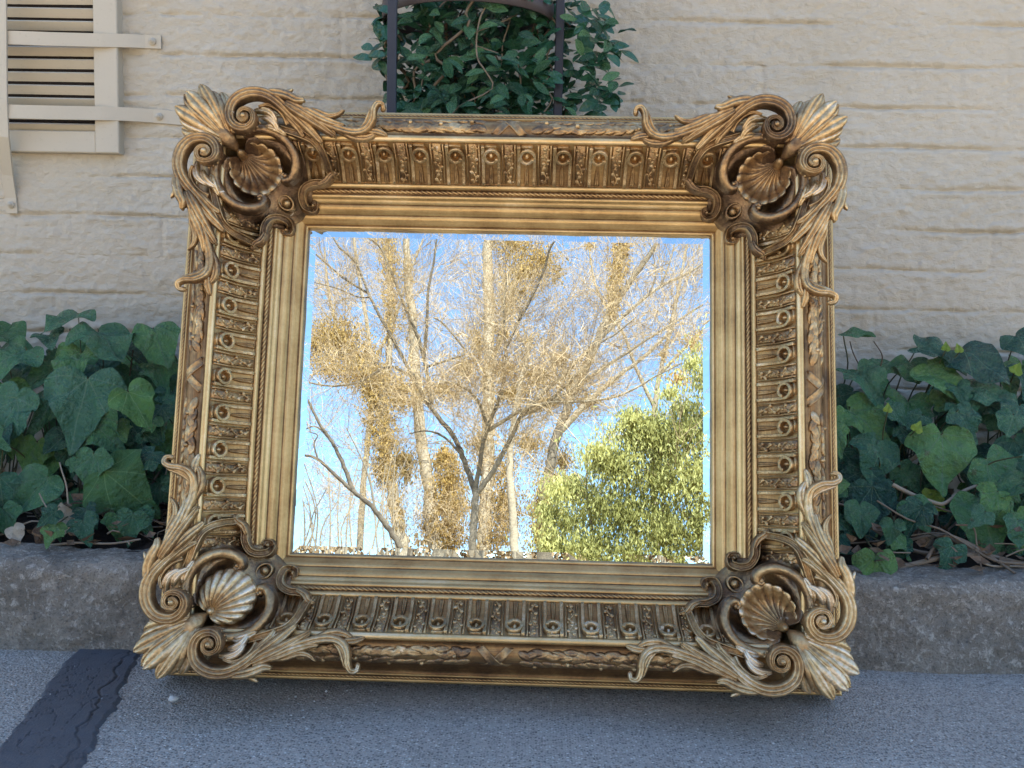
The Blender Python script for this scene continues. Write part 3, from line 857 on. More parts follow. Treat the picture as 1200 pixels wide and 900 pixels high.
def half_corner():
    """the parts along the horizontal side; mirrored over the diagonal for the other"""
    parts = {}
    # main C-scroll ribbon: volute, over the top, down to the rail
    sc = MB()
    rib = [(45, 86, 130), (42, 87.5, 130), (41.5, 83.5, 129), (46, 80.8, 128), (50.8, 84.5, 128), (50, 91, 128), (44.5, 94.2, 128), (37.5, 91.5, 127), (35.2, 84.5, 126), (38.2, 77.2, 125), (45.5, 74, 124), (54, 76, 124), (60.2, 82.5, 124), (62, 92, 125), (59, 102, 126), (51, 109.5, 127), (40, 113.5, 127), (28, 113.5, 126), (16, 109, 124), (5, 101, 120), (-5, 91, 115), (-14, 82, 108), (-24, 75.5, 102)]
    p = cr(rib, 6); x = np.linspace(0, 1, len(p))
    hw = np.interp(x, [0, .08, .2, .35, .5, .7, .85, 1], [1.4, 1.8, 2.4, 3.2, 5.4, 6.8, 6.0, 3.0])
    hh = np.interp(x, [0, .2, .5, .8, 1], [3.2, 4.0, 6.0, 6.0, 3.5])
    sweep(sc, p, hw, hh, sec_flute(3, 1.5, .42), .42+.10*np.sin(x*9), ctone=.3)
    dome(sc, (45.5, 86, 128), 3.8, 6.5, .62, 12, 5)
    # beading on the outer edge of the volute
    for k in range(11):
        a = math.radians(200+k*17)
        dome(sc, (46.5+17.0*math.cos(a), 89+18.6*math.sin(a)*1.0, 119), 1.4, 2.2, .5, 6, 3)
    # inner strip following the ribbon's hollow
    p2 = cr([(33, 101, 118), (24, 104, 117), (14, 101, 115), (6, 94, 112), (2, 86, 108)], 7)
    sweep(sc, p2, np.linspace(1.6, 3.6, len(p2)), 3.4, sec_flute(2, 1.4, .4), .5, ctone=.4)
    parts['c_scroll'] = sc
    # acanthus sheets shed from the scroll
    ac = MB()
    leaflet(ac, [(30, 114, 124), (14, 115, 125), (0, 111.5, 126), (-10, 107, 125), (-17, 107.5, 122)], 4.6, 5, .45, .5, 2, .35)
    leaflet(ac, [(10, 117, 118), (2, 120, 118), (-3, 122.5, 117)], 2.2, 2.6, .55, .4, 1)
    leaflet(ac, [(2, 104, 122), (-10, 98, 121), (-24, 91, 116), (-38, 83, 110), (-50, 75, 104)], 6.2, 6, .40, .42, 3, .4)
    leaflet(ac, [(-8, 101, 121), (-22, 97, 119), (-36, 91, 115), (-50, 87, 110), (-60, 86, 107)], 4.0, 5, .48, .35, 2, .4)
    leaflet(ac, [(-14, 99, 119), (-28, 98.5, 117), (-42, 94.5, 114), (-52, 95.5, 113), (-60, 101, 113)], 3.0, 3.8, .42, .3, 2, .35)
    leaflet(ac, [(-2, 96, 118), (-12, 89, 115), (-22, 81, 109), (-30, 73, 103), (-34, 69, 100)], 4.6, 5, .44, .45, 2, .4)
    leaflet(ac, [(6, 99, 117), (-2, 90, 113), (-10, 81, 108), (-14, 74, 103)], 4.0, 4.5, .40, .5, 2, .4)
    # tail that runs along the rail and rises into the hook
    hk = cr([(-30, 90, 114), (-46, 84.5, 110), (-62, 80.5, 106), (-76, 80, 105), (-86, 84, 107), (-91.5, 93, 110), (-92.5, 103, 112), (-96, 110, 112), (-101.5, 110, 110), (-103, 105, 108)], 7)
    xx = np.linspace(0, 1, len(hk))
    sweep(ac, hk, np.interp(xx, [0, .3, .6, .75, 1], [4.5, 4.6, 3.4, 3.2, 2.2]), np.interp(xx, [0, .6, 1], [5, 5, 3.4]), sec_flute(2, 1.2, .35), .46+.1*xx, ctone=.3)
    dome(ac, (-102, 105.5, 107), 2.8, 3.6, .6, 9, 4)
    leaflet(ac, [(-76, 82, 104), (-84, 90, 105), (-88.5, 100, 108), (-90.5, 108, 109)], 3.4, 3.4, .5, .4, 2)
    leaflet(ac, [(-58, 79, 104), (-72, 75, 102), (-84, 75, 101), (-94, 79, 101)], 4.0, 4, .40, .4, 2, .4)
    leaflet(ac, [(-84, 82, 103), (-96, 82, 101), (-106, 79, 98)], 3.6, 3.8, .42, .4, 2)
    # inner husks inside the hollow of the C
    leaflet(ac, [(38, 99, 112), (29, 99, 115), (20, 95.5, 116), (14, 88, 112)], 3.6, 4.4, .78, .45, 2)
    leaflet(ac, [(30, 92, 110), (24, 91, 112), (17, 86, 111), (13, 79, 106)], 3.6, 4.2, .72, .45, 2)
    leaflet(ac, [(28, 83, 104), (22, 83, 107), (14, 80, 106), (6, 76, 102)], 3.6, 4.0, .66, .5, 2)
    parts['acanthus_spray'] = ac
    # rim scroll curling round the shell
    rm = MB()
    rp = [(52, 72, 106), (44, 79, 106), (33, 81.5, 104), (20, 79.5, 101), (8, 73, 98), (0, 63, 93), (-3, 52, 87), (-1, 41.5, 82), (4.5, 34.5, 78), (11.5, 33, 76), (14.5, 37.5, 76), (11.5, 41, 77)]
    p = cr(rp, 7); x = np.linspace(0, 1, len(p))
    sweep(rm, p, np.interp(x, [0, .2, .6, .85, 1], [2.4, 4.6, 5.2, 3.8, 2.0]), np.interp(x, [0, .3, 1], [4, 6.5, 4.2]), sec_roll(13, 2.2), .36, ctone=.3)
    dome(rm, (10.6, 38.2, 76), 3.4, 4.2, .55, 10, 4)
    # outer moulded band that closes the frieze
    bp = [(14, 84, 101), (0, 79.5, 101), (-13, 75.5, 101), (-24, 71, 97), (-31, 64, 88), (-34.5, 56, 76), (-36, 49.5, 62), (-37.5, 45, 52)]
    p = cr(bp, 7); x = np.linspace(0, 1, len(p))
    sweep(rm, p, np.interp(x, [0, .3, 1], [3.4, 4.2, 4.0]), 4.2, sec_channel(2.5), .58, ctone=.35)
    parts['rim_scroll'] = rm
    # small scroll of the cartouche that hooks over the inner mouldings
    sm = MB()
    sp2 = [(-38, 46, 50), (-33, 41.5, 52), (-25, 38.5, 53), (-15, 37.5, 53), (-5.5, 33, 50), (-1.5, 25.5, 43), (-2.5, 17.5, 34), (-7.5, 16, 21.5), (-12.5, 18, 22), (-13, 23, 26), (-9, 24, 28)]
    p = cr(sp2, 7); x = np.linspace(0, 1, len(p))
    sweep(sm, p, np.interp(x, [0, .15, .5, .8, 1], [1.6, 4.0, 4.6, 3.6, 2.0]), np.interp(x, [0, .3, 1], [3.4, 5.5, 4.0]), sec_channel(1.6), .40, ctone=.35)
    dome(sm, (-9.6, 20.6, 25), 3.2, 5.0, .5, 10, 4)
    leaflet(sm, [(-22, 36, 55), (-31, 40, 57), (-37, 47, 59), (-43, 49, 57)], 3.4, 4.2, .38, .35, 2)
    parts['hook_scroll'] = sm
    return parts

def cartouche():
    mb = MB()
    c0 = np.array([37.0, 37.0]); nph, nr = 96, 26
    ph = np.linspace(0, 2*PI, nph, endpoint=False)
    d = np.abs((ph-PI/4+PI) % (2*PI)-PI)           # angle from the outer diagonal
    R = np.interp(d, np.radians([0, 30, 60, 90, 110, 125, 140, 152, 166, 180]), [30, 40, 50, 60, 60, 47, 49, 50, 45, 43.5])
    P = np.zeros((nr, nph, 3)); tn = np.zeros((nr, nph))
    for i in range(nr):
        f = i/(nr-1); r = R*f
        a, b_ = c0[0]+r*np.cos(ph), c0[1]+r*np.sin(ph)
        rr = np.clip(r/37.0, 0, 1.6)
        outer = np.cos(ph-PI/4)                     # +1 to the outer corner, -1 to the glass
        rim = 84+20*np.maximum(outer, 0)+54*np.minimum(outer, 0)*np.abs(outer)
        bowl = 56+10*outer*rr+(rim-60-6*outer)*np.clip(rr, 0, 1)**2.6
        edge = prof_w(np.maximum(np.maximum(a, b_), 0.0))+3.0
        k = np.clip((r-37.0)/np.maximum(R-37.0, 1.0), 0, 1)
        k = k*k*(3-2*k)
        w = np.where(R > 38, bowl*(1-k)+np.minimum(edge, 96)*k, bowl)
        if i == nr-1: w = w-7
        P[i] = np.stack([a, b_, w], -1); tn[i] = .30+.05*np.sin(ph*5)
    mb.grid(P, tn, closed_v=True)
    # oval boss between the two hooks, in a ring
    c = np.array([18.0, 18.0])
    e1 = np.array([1, -1])/math.sqrt(2); e2 = np.array([1, 1])/math.sqrt(2)
    a = np.arange(19)/18*2*PI
    ring = np.array([[*(c+e1*7.4*math.cos(t)+e2*8.8*math.sin(t)), 41.5+3.0*math.sin(t)] for t in a])
    sweep(mb, ring, 1.6, 2.8, sec_roll(7, 2.5), .40, caps=False, ctone=.2)
    dome(mb, (18, 18, 39.5), 5.2, 6.2, .58, 14, 6, 1.5)
    return mb

def shell(convex=False):
    mb = MB()
    h0 = np.array([57.5, 57.5, 98.0])               # hinge
    cen = np.array([42.0, 42.0]); Rr = 27.0
    nr, nph = 14, 121; nrib = 13
    hd = math.atan2(h0[1]-cen[1], h0[0]-cen[0])
    P = np.zeros((nr, nph, 3)); tn = np.zeros((nr, nph)); Pb = None
    for j in range(nph):
        q = j/(nph-1)                               # angle around the rim from one side of the hinge to the other
        ang = hd+math.radians(24)+q*math.radians(312)
        rib = abs(math.sin(q*nrib*PI))
        rim = cen+Rr*(1+.055*rib)*np.array([math.cos(ang), math.sin(ang)])
        for i in range(nr):
            f = (i/(nr-1))**.9
            xy = h0[:2]*(1-f)+rim*f
            dish = -17*math.sin(PI*min(f*1.02, 1))*.9 if not convex else 10*math.sin(PI*f*.93)**.8
            z = 94*(1-f)+(88 - 8*math.cos(ang-hd)*-1)*f+dish+(rib-.5)*(4.6 if not convex else 3.4)*f**.7*(1-.35*f)
            if i == nr-1: z -= 2.2
            P[i, j] = (xy[0], xy[1], z); tn[i, j] = .30+.42*rib*f+.1*f
    mb.grid(P, tn)
    # outer lip and back
    lip = P[-1].copy(); d = lip[:, :2]-cen; lip2 = lip.copy(); lip2[:, :2] = cen+d*1.045; lip2[:, 2] -= 1.6
    lip3 = lip2.copy(); lip3[:, :2] = cen+d*.86; lip3[:, 2] = 64
    mb.grid(np.stack([lip, lip2, lip3], 0), .42)
    dome(mb, (56.5, 56.5, 92), 5.0, 12, .62, 12, 5, 1)
    if convex:
        r = np.random.default_rng(4)
        for k in ():
            t = -1+2*k/6
            p0 = np.array([54, 54, 99]); e1 = np.array([1, -1, 0])/math.sqrt(2)
            pts = [p0+e1*t*6, np.array([47, 47, 103])+e1*t*17+r.normal(0, 1.2, 3), np.array([40, 40, 101])+e1*t*22+r.normal(0, 1.6, 3), np.array([31, 31, 95])+e1*t*19]
            leaflet(mb, pts, 4.4, 2.6, .36+r.uniform(-.07, .07), .6, 1, .3, 1.6)
        for k in ():
            p = np.array([31, 33, 95])+r.normal(0, 1, 3)*(7, 7, 2)
            dome(mb, p, r.uniform(3, 6), r.uniform(3, 5), .36+r.uniform(-.15, .15), 9, 4, 1.5)
    return mb

def corner_leaf():
    mb = MB()
    # smooth stalk
    p = cr([(61, 61, 98), (64, 64, 108), (69, 69, 114), (78, 78, 117), (89, 89, 117), (99, 99, 114)], 7); x = np.linspace(0, 1, len(p))
    sweep(mb, p, np.interp(x, [0, .25, .5, .75, 1], [3, 8.5, 12.5, 12, 3.5]), np.interp(x, [0, .35, .6, 1], [4, 8.0, 6.5, 2.5]), sec_roll(13, 1.6), .30, ctone=.35)
    tips = [(56, 104, 106), (66, 111, 111), (75, 116, 117), (85, 116, 123), (94, 119, 128), (107, 110, 133), (110, 107, 133), (119, 94, 128), (116, 85, 123), (116, 75, 117), (111, 66, 111), (104, 56, 106)]
    nt_ = len(tips)
    for k, t in enumerate(tips):
        t = np.array(t, float); u_ = (k-(nt_-1)/2)/((nt_-1)/2)
        q = 1-abs(u_)
        b0 = np.array([65+7*q+u_*7, 65+7*q-u_*7, 117.5-4*abs(u_)])
        mid = b0*.55+t*.45+np.array([0, 0, 5.5]); bow = 2.2*np.array([u_, -u_])
        mid[:2] += bow*.6
        zj = 2.2*((k*5) % 3-1)
        leaflet(mb, [b0, mid, b0*.2+t*.8+np.array([*(bow*.4), 2.5+zj]), t+np.array([0, 0, zj])], 7.8-1.2*abs(u_), 5.6, .40+.10*((k*7) % 3), .30, 3 if k % 2 == 0 else 2, .5, 1.3)
        d = t-b0; nrm_ = np.array([-d[1], d[0], 0])/np.hypot(d[0], d[1])
        for sg in (-1, 1):
            for f0 in (.40, .62):
                q0 = b0*(1-f0)+t*f0+np.array([0, 0, 2.0]); leaflet(mb, [q0+nrm_*sg*1.5, q0+d*.13+nrm_*sg*3.8+np.array([0, 0, 1.0]), q0+d*.25+nrm_*sg*6.4-np.array([0, 0, 1.0])], 2.0, 3.0, .46+.1*((k+int(f0*10)) % 2), .3, 1, .4, 1)
    return mb

def corner_fn(sx, sz):
    def fn(v): return L3(sx*(GW/2+v[:, 0]*U), sz*(GH/2+v[:, 1]*U), v[:, 2]*U)
    return fn
HALF, CART, FAN = half_corner(), cartouche(), corner_leaf()
SHELL, SHELLX = shell(), shell(True)
swap = lambda v: v[:, [1, 0, 2]]
for (sx, sz, dt) in ((-1, 1, -.12), (1, 1, -.10), (-1, -1, .04), (1, -1, .0)):
    fn = corner_fn(sx, sz); fl = sx*sz > 0
    orn = empty('corner_ornament'); orn.parent = mirror
    def put(mb, name, sw=False, extra=0.0, mat=None):
        b = MB(); b.extend(mb, (lambda v: fn(swap(v))) if sw else fn, flip=fl != sw)
        ash = np.concatenate(b.v)
        b.t = [t+dt+extra for t in b.t]
        return b.build(name, mat or M_GILT, orn)
    put(CART, 'cartouche', False, -.06)
    lump = sx < 0 and sz < 0
    s_ = put(SHELLX if lump else SHELL, 'shell', False, .08 if lump else .0)
    if lump: s_['label'] = 'rounded shell bulging outward instead of hollow'
    put(FAN, 'fan_leaf', False, .05)
    for nm, mb in HALF.items():
        ex = {'c_scroll': .0, 'acanthus_spray': .04, 'rim_scroll': -.03, 'hook_scroll': -.04}[nm]
        put(mb, nm, False, ex); put(mb, nm, True, ex+(.12 if sx > 0 and nm in ('acanthus_spray', 'c_scroll') else 0))

# ================================================================== PLANTING
def norm(v): v = np.asarray(v, float); return v/max(np.linalg.norm(v), 1e-9)

def ivy_leaf_mesh(name, seed, mat, kind='lobed'):
    r = np.random.default_rng(seed)
    if kind == 'lobed':
        half = [(0.0, 0.0), (.07, -.10), (.20, -.165), (.34, -.13), (.46, -.02), (.455, .07), (.40, .14), (.47, .25), (.505, .37), (.40, .43), (.28, .50), (.22, .60), (.15, .76), (.075, .91), (0, 1.0)]
    elif kind == 'three':
        half = [(0.0, 0.0), (.10, -.09), (.26, -.11), (.40, -.03), (.47, .09), (.50, .20), (.46, .29), (.38, .38), (.30, .50), (.22, .64), (.14, .79), (.07, .91), (0, 1.0)]
    else:
        half = [(0.0, 0.0), (.10, -.10), (.24, -.13), (.36, -.06), (.43, .07), (.44, .22), (.40, .37), (.33, .52), (.25, .66), (.16, .80), (.08, .92), (0, 1.0)]
    half = np.array(half)
    half[:, 0] *= r.uniform(.92, 1.12)
    hr = half.copy(); hl = half.copy(); hl[:, 0] *= -1
    hr[1:-1] += r.normal(0, .020, (len(half)-2, 2)); hl[1:-1] += r.normal(0, .020, (len(half)-2, 2))
    out = np.vstack([hr, hl[-2:0:-1]])
    out = np.vstack([cr(np.vstack([out, out[:1]]), 2)[:-1]])
    c = np.array([0, .22]); n = len(out)
    rings = [0.0, .22, .45, .68, .86, 1.0]
    cup, droop, tw = r.uniform(-.05, .42), r.uniform(-.45, .06), r.uniform(-.4, .4)
    ph = r.uniform(0, 6, 3)
    V, F = [], []
    for k, f in enumerate(rings):
        for i in range(n if k else 1):
            x, y = (c+(out[i]-c)*f) if k else c
            ang = math.atan2(x, y-.05)
            z = cup*abs(x)*.9-.05*math.cos(ang*4)*min(np.hypot(x, y), .6)+droop*(max(y, 0)**2)-.25*x*x+tw*x*y
            z += .030*math.sin(x*9+ph[0])+.030*math.sin(y*10+ph[1])
            z += .050*f*f*math.sin(i/n*2*PI*5+ph[2])
            V.append((x, y, z))
    for i in range(n):
        F.append((0, 1+i, 1+(i+1) % n))
    for k in range(1, len(rings)-1):
        o = 1+(k-1)*n; p = o+n
        for i in range(n): F.append((o+i, p+i, p+(i+1) % n, o+(i+1) % n))
    me = bpy.data.meshes.new(name); me.from_pydata(V, [], F); me.shade_smooth(); me.materials.append(mat)
    uv = me.uv_layers.new(name='UVMap')
    for l in me.loops:
        co = me.vertices[l.vertex_index].co; uv.data[l.index].uv = (co.x+.5, co.y+.25)
    return me
IVY = [ivy_leaf_mesh('ivy_leaf', s, M_IVY, k) for s, k in enumerate(('lobed', 'three', 'lobed', 'three', 'heart', 'lobed', 'three', 'three', 'lobed', 'heart'))]
IVY_Y = [ivy_leaf_mesh('ivy_leaf', 50+s, M_IVY_YOUNG, 'three' if s else 'heart') for s in range(2)]
IVY_S = [ivy_leaf_mesh('ivy_shoot', 70+s, M_SHOOT, 'three') for s in range(2)]
DRYM = [ivy_leaf_mesh('dry_leaf', 90+s, M_DRYPALE if s < 2 else M_DRY, 'heart' if s % 2 else 'three') for s in range(4)]

def leaf_matrix(P, tipdir, nrm, size, par_inv=None):
    n = norm(nrm); t = np.asarray(tipdir, float); t = norm(t-n*(t@n)); x = np.cross(t, n)
    M = Matrix(((x[0]*size, t[0]*size, n[0]*size, P[0]), (x[1]*size, t[1]*size, n[1]*size, P[1]), (x[2]*size, t[2]*size, n[2]*size, P[2]), (0, 0, 0, 1)))
    return M

class IvyClump:
    def __init__(self, label, x0, x1, seed):
        self.r = np.random.default_rng(seed)
        self.e = empty('ivy_plant', ((x0+x1)/2, 0.3, 0.13), label=label, cat='ivy')
        self.inv = Matrix.Translation(-self.e.location)
        self.st = MB(); self.pt = MB()
        self.roots = [np.array([self.r.uniform(x0, x1), self.r.uniform(.18, .5), .12]) for _ in range(9)]
    def leaf(self, P, tip_deg, tilt, size, me, roll=0.0, petiole=True):
        a = math.radians(tip_deg); tl = math.radians(tilt)
        n = np.array([math.sin(roll)*.8, -math.cos(tl), math.sin(tl)])
        t = np.array([math.cos(a), -.15*(1 if tilt < 70 else 3), math.sin(a)])
        M = leaf_matrix(P, t, n, size)
        base = np.array(M @ Vector((0, 0, 0)))
        o = link('ivy_leaf', me, self.e)
        o.matrix_parent_inverse = self.inv
        o.matrix_world = M
        o.matrix_parent_inverse = Matrix.Identity(4)
        o.matrix_basis = self.inv @ M
        if petiole:
            q = self.roots[int(np.argmin([np.hypot(*(rt[:2]-base[:2]))+.12*self.r.random() for rt in self.roots]))]
            lo = base+(q-base)*self.r.uniform(.35, .6)+np.array([0, .05, -.02]); lo[2] = max(lo[2], .14)
            mid = (base+lo)/2+np.array([self.r.normal(0, .012), .03, .015])
            tube(self.pt, cr([base, mid, lo], 4), np.linspace(.0011, .0017, 9), 4, self.r.uniform(.1, .8))
            if self.r.random() < .35:
                tube(self.st, cr([lo, (lo+q)/2+self.r.normal(0, .02, 3), q], 4), np.linspace(.0018, .003, 9), 5, self.r.uniform(.1, .7))
        return o
    def at(self, px, py, w, tip, tilt, y, me=None, roll=0.0):
        """leaf whose blade is centred on this spot of the bed's face, y metres in"""
        P = at_y(px, py+4, y); d = P[1]-CAM[1]
        size = w/FPX*d*.90
        me = me or IVY[int(self.r.integers(len(IVY)))]
        a = math.radians(tip)
        P = P-np.array([math.cos(a), 0, math.sin(a)])*size*.38*(math.cos(math.radians(max(tilt-20, 0))))
        return self.leaf(P, tip, tilt, size, me, roll)
    def finish(self):
        for mb, nm, mt in ((self.st, 'thin_stems', M_STEM), (self.pt, 'petioles', M_PETIOLE)):
            for k, v in enumerate(mb.v): mb.v[k] = v-np.array(self.e.location)
            mb.build(nm, mt, self.e, kind='stuff')
    def stem(self, p, r, sides, tone):
        mb = MB(); tube(mb, np.asarray(p)-np.array(self.e.location), r, sides, tone); mb.build('woody_stem', M_STEM, self.e)

D = -90
L_ = IvyClump('broad glossy ivy clump left of the mirror with one bright young leaf near the frame', -.95, -.52, 31)
Rr_ = IvyClump('dark ivy clump right of the mirror with bare woody stems and lime shoots', .50, 1.0, 32)
left = [(90, 374, 66, -100, 80, .40), (8, 392, 66, -20, 62, .38), (62, 396, 40, -60, 70, .36), (120, 400, 84, -75, 66, .37), (150, 408, 50, -30, 60, .42), (22, 424, 84, -110, 55, .33), (186, 398, 62, -70, 45, .40), (95, 428, 72, D, 38, .33), (60, 437, 60, -130, 50, .34), (100, 472, 104, -96, 34, .27), (62, 476, 66, -120, 40, .30), (14, 492, 92, -104, 30, .25), (140, 500, 34, -60, 70, .27), (190, 437, 52, -70, 50, .40), (128, 443, 64, -60, 30, .46), (30, 455, 60, -80, 40, .40), (165, 430, 54, -100, 30, .48), (44, 572, 66, -125, 25, .17), (108, 546, 58, -95, 20, .18), (3, 572, 54, -80, 22, .14), (138, 612, 38, -85, 12, .13), (8, 606, 46, -70, 20, .13), (84, 532, 44, -80, 12, .26), (40, 530, 52, -100, 15, .26), (196, 520, 52, -110, 20, .30), (170, 528, 48, -70, 10, .32), (110, 607, 19, -60, 20, .12), (88, 612, 16, -120, 20, .12), (70, 622, 17, -80, 20, .115), (150, 540, 46, 70, 20, .22), (205, 470, 48, -80, 40, .38), (-30, 420, 80, D, 45, .33), (-28, 520, 80, D, 35, .25), (-40, 370, 80, D, 60, .38), (12, 462, 56, -70, 45, .30), (186, 540, 40, -60, 30, .36)]
for q in left: L_.at(*q, roll=float(L_.r.normal(0, .22)))
L_.at(160, 470, 62, -58, 42, .24, IVY_Y[0], .25)
L_.at(146, 566, 92, -35, 28, .17, ivy_leaf_mesh('ivy_leaf', 66, mat_leaf('mid_ivy_green', [(.05, .13, .035), (.06, .15, .04)], .38, (.16, .27, .1), .15), 'three'), .1)
L_.at(18, 470, 60, -150, 50, .27, IVY_Y[1], .2)
right = [(994, 389, 40, -10, 84, .36), (1008, 446, 64, -75, 58, .38), (1036, 430, 46, -120, 66, .42), (1088, 414, 66, -40, 60, .38), (1136, 424, 70, -60, 58, .36), (1198, 404, 62, -60, 60, .40), (1066, 432, 54, D, 60, .40), (1096, 446, 74, -60, 55, .36), (1146, 455, 62, -20, 66, .33), (1128, 492, 50, -70, 30, .26), (1102, 532, 84, -92, 18, .24), (1006, 492, 72, -60, 45, .33), (1022, 535, 66, -110, 30, .27), (1166, 552, 66, -60, 34, .22), (1152, 604, 80, -75, 22, .17), (1192, 616, 52, -80, 20, .16), (1072, 598, 46, -70, 40, .18), (1020, 590, 72, -94, 20, .22), (1048, 640, 42, -110, 25, .14), (1024, 664, 56, -95, 22, .075), (998, 612, 64, -80, 18, .28), (1186, 484, 60, -120, 50, .30), (1170, 440, 56, D, 60, .40), (1112, 475, 56, -70, 45, .36), (1060, 484, 60, -100, 45, .36), (1160, 478, 54, -60, 55, .34), (1196, 446, 54, -110, 52, .36), (1046, 510, 52, -60, 26, .34), (1140, 530, 44, -120, 22, .32), (1190, 530, 56, -80, 28, .28), (986, 540, 46, D, 26, .30), (1064, 556, 40, -50, 20, .28), (1210, 560, 70, D, 30, .25), (1230, 480, 80, D, 50, .33), (1225, 600, 60, D, 30, .2), (1112, 616, 44, -140, 14, .24), (1176, 650, 40, -100, 16, .2), (990, 470, 50, -120, 40, .40)]
for q in right: Rr_.at(*q, roll=float(Rr_.r.normal(0, .22)))
for (px, py, w, t) in ((1109, 402, 13, 80), (1124, 404, 13, 95), (1093, 577, 26, 20), (1076, 496, 17, 60), (1041, 474, 13, 80), (1192, 428, 18, 60), (1101, 590, 18, -30), (1110, 664, 12, -20), (1098, 583, 20, 170)):
    Rr_.at(px, py, w, t, 20, .235 if py > 450 else .34, IVY_S[w % 2])
# fill behind and beyond
for cl, (xa, xb) in ((L_, (-1.35, -.48)), (Rr_, (.46, 1.35))):
    for k in range(95):
        x = cl.r.uniform(xa, xb); y = cl.r.uniform(.22, .52); top = .33+.12*(y-.2)/.3
        z = cl.r.uniform(.15, top-.02) if -1.0 < x < .95 else cl.r.uniform(.2, top+.03)
        if z < .26 and cl.r.random() < .5: continue
        cl.leaf(np.array([x, y, z]), cl.r.uniform(-140, -40), cl.r.uniform(15, 60), cl.r.uniform(.05, .095), IVY[int(cl.r.integers(len(IVY)))], float(cl.r.normal(0, .35)), k % 2 == 0)
    for k in range(46):      # smaller leaves over the face of the clump
        x = cl.r.uniform(xa, xb); y = cl.r.uniform(.14, .34)
        z = .17+(.42-.17)*cl.r.random()*(.55+.45*(y-.14)/.2)
        cl.leaf(np.array([x, y, z]), cl.r.uniform(-150, -30), cl.r.uniform(10, 60), cl.r.uniform(.035, .062), IVY[int(cl.r.integers(len(IVY)))], float(cl.r.normal(0, .4)))
    for k in range(22):      # low leaves over the kerb line
        x = cl.r.uniform(xa, xb); y = cl.r.uniform(.075, .17)
        cl.leaf(np.array([x, y, cl.r.uniform(.165, .225)]), cl.r.uniform(-140, -40), cl.r.uniform(10, 50), cl.r.uniform(.034, .06), IVY[int(cl.r.integers(len(IVY)))], float(cl.r.normal(0, .35)))
    # woody runners over the soil
    for k in range(26):
        x = cl.r.uniform(xa, xb); y = cl.r.uniform(.07, .34)
        p = [np.array([x, y, .145])]
        a = cl.r.uniform(-.5, .5)+(PI if cl.r.random() < .5 else 0)
        for j in range(5):
            a += cl.r.normal(0, .35); q = p[-1]+np.array([math.cos(a)*.05, math.sin(a)*.022, cl.r.normal(.003, .014)]); q[2] = max(q[2], .136); q[1] = max(q[1], .05); p.append(q)
        cl.stem(cr(p, 3), np.linspace(1, .6, 16)*cl.r.uniform(.0016, .0042), 6, cl.r.uniform(.05, .9))
def runner(cl, pts, y, r, tone):
    p = [at_y(px, py, yy) for (px, py), yy in zip(pts, y)]
    cl.stem(cr(p, 6), np.linspace(1, .75, 6*(len(p)-1)+1)*r, 7, tone)
runner(Rr_, [(1046, 568), (1070, 580), (1092, 588), (1106, 590), (1124, 578), (1144, 569)], (.2, .19, .18, .18, .19, .21), .0038, .9)
runner(Rr_, [(1040, 668), (1075, 660), (1110, 652), (1150, 650), (1200, 660), (1260, 664)], (.10, .105, .11, .12, .12, .12), .0045, .55)
runner(Rr_, [(1086, 655), (1096, 640), (1112, 628), (1140, 640), (1165, 655), (1190, 672)], (.1, .12, .13, .12, .11, .08), .003, .5)
runner(Rr_, [(1048, 545), (1062, 542), (1078, 532), (1090, 520)], (.3, .3, .29, .28), .0042, .95)
runner(Rr_, [(1120, 615), (1140, 618), (1145, 640), (1152, 676)], (.14, .13, .12, .08), .0016, .5)
runner(Rr_, [(1028, 440), (1034, 418), (1024, 400)], (.40, .39, .38), .0014, .2)
runner(Rr_, [(1008, 430), (1000, 414), (996, 400)], (.40, .38, .37), .0013, .1)
runner(L_, [(0, 637), (40, 640), (90, 636), (130, 637), (165, 632)], (.09, .085, .09, .09, .1), .0022, .75)
runner(L_, [(62, 606), (52, 590), (46, 578)], (.12, .13, .14), .0014, .9)
runner(L_, [(80, 594), (78, 570), (72, 550), (70, 542)], (.13, .14, .15, .16), .0015, .9)
runner(L_, [(82, 400), (82, 385)], (.40, .40), .0014, .1)
runner(L_, [(152, 440), (156, 410)], (.42, .40), .0014, .1)
L_.finish(); Rr_.finish()

# ivy behind the mirror, seen only from the side
for k, (px, py) in enumerate(()): pass

# dry leaves and twigs lying on the soil
def scatter_leaves(name, n, mat, size, seed, **kk):
    r = np.random.default_rng(seed); mb = MB()
    for k in range(n):
        x = r.uniform(-1.4, 1.4); y = .06+.40*r.random()**1.3
        if abs(x) < .45 and r.random() < .6: continue
        s = r.uniform(*size); a = r.uniform(0, 6.28); c, s_ = math.cos(a), math.sin(a)
        pts = np.array([(0, 0, 0), (.5, .32, .1), (1, .05, .22), (.5, -.3, .05), (.5, 0, -.08)])*s
        pts[:, 2] *= r.uniform(-.5, 2.2)
        tl = r.uniform(-.7, .7); pts = np.c_[pts[:, 0], pts[:, 1]*math.cos(tl)-pts[:, 2]*math.sin(tl), pts[:, 1]*math.sin(tl)+pts[:, 2]*math.cos(tl)]
        R = np.array([(c, -s_, 0), (s_, c, 0), (0, 0, 1)])
        mb.add(pts @ R.T+np.array([x, y, .142+.05*r.random()**2]), [(0, 4, 1), (1, 4, 2), (2, 4, 3), (3, 4, 0)], r.random())
    return mb.build(name, mat, smooth=False, kind='stuff', **kk)
scatter_leaves('leaf_litter', 900, M_DRY, (.010, .036), 5)
tw = MB(); r = np.random.default_rng(12)
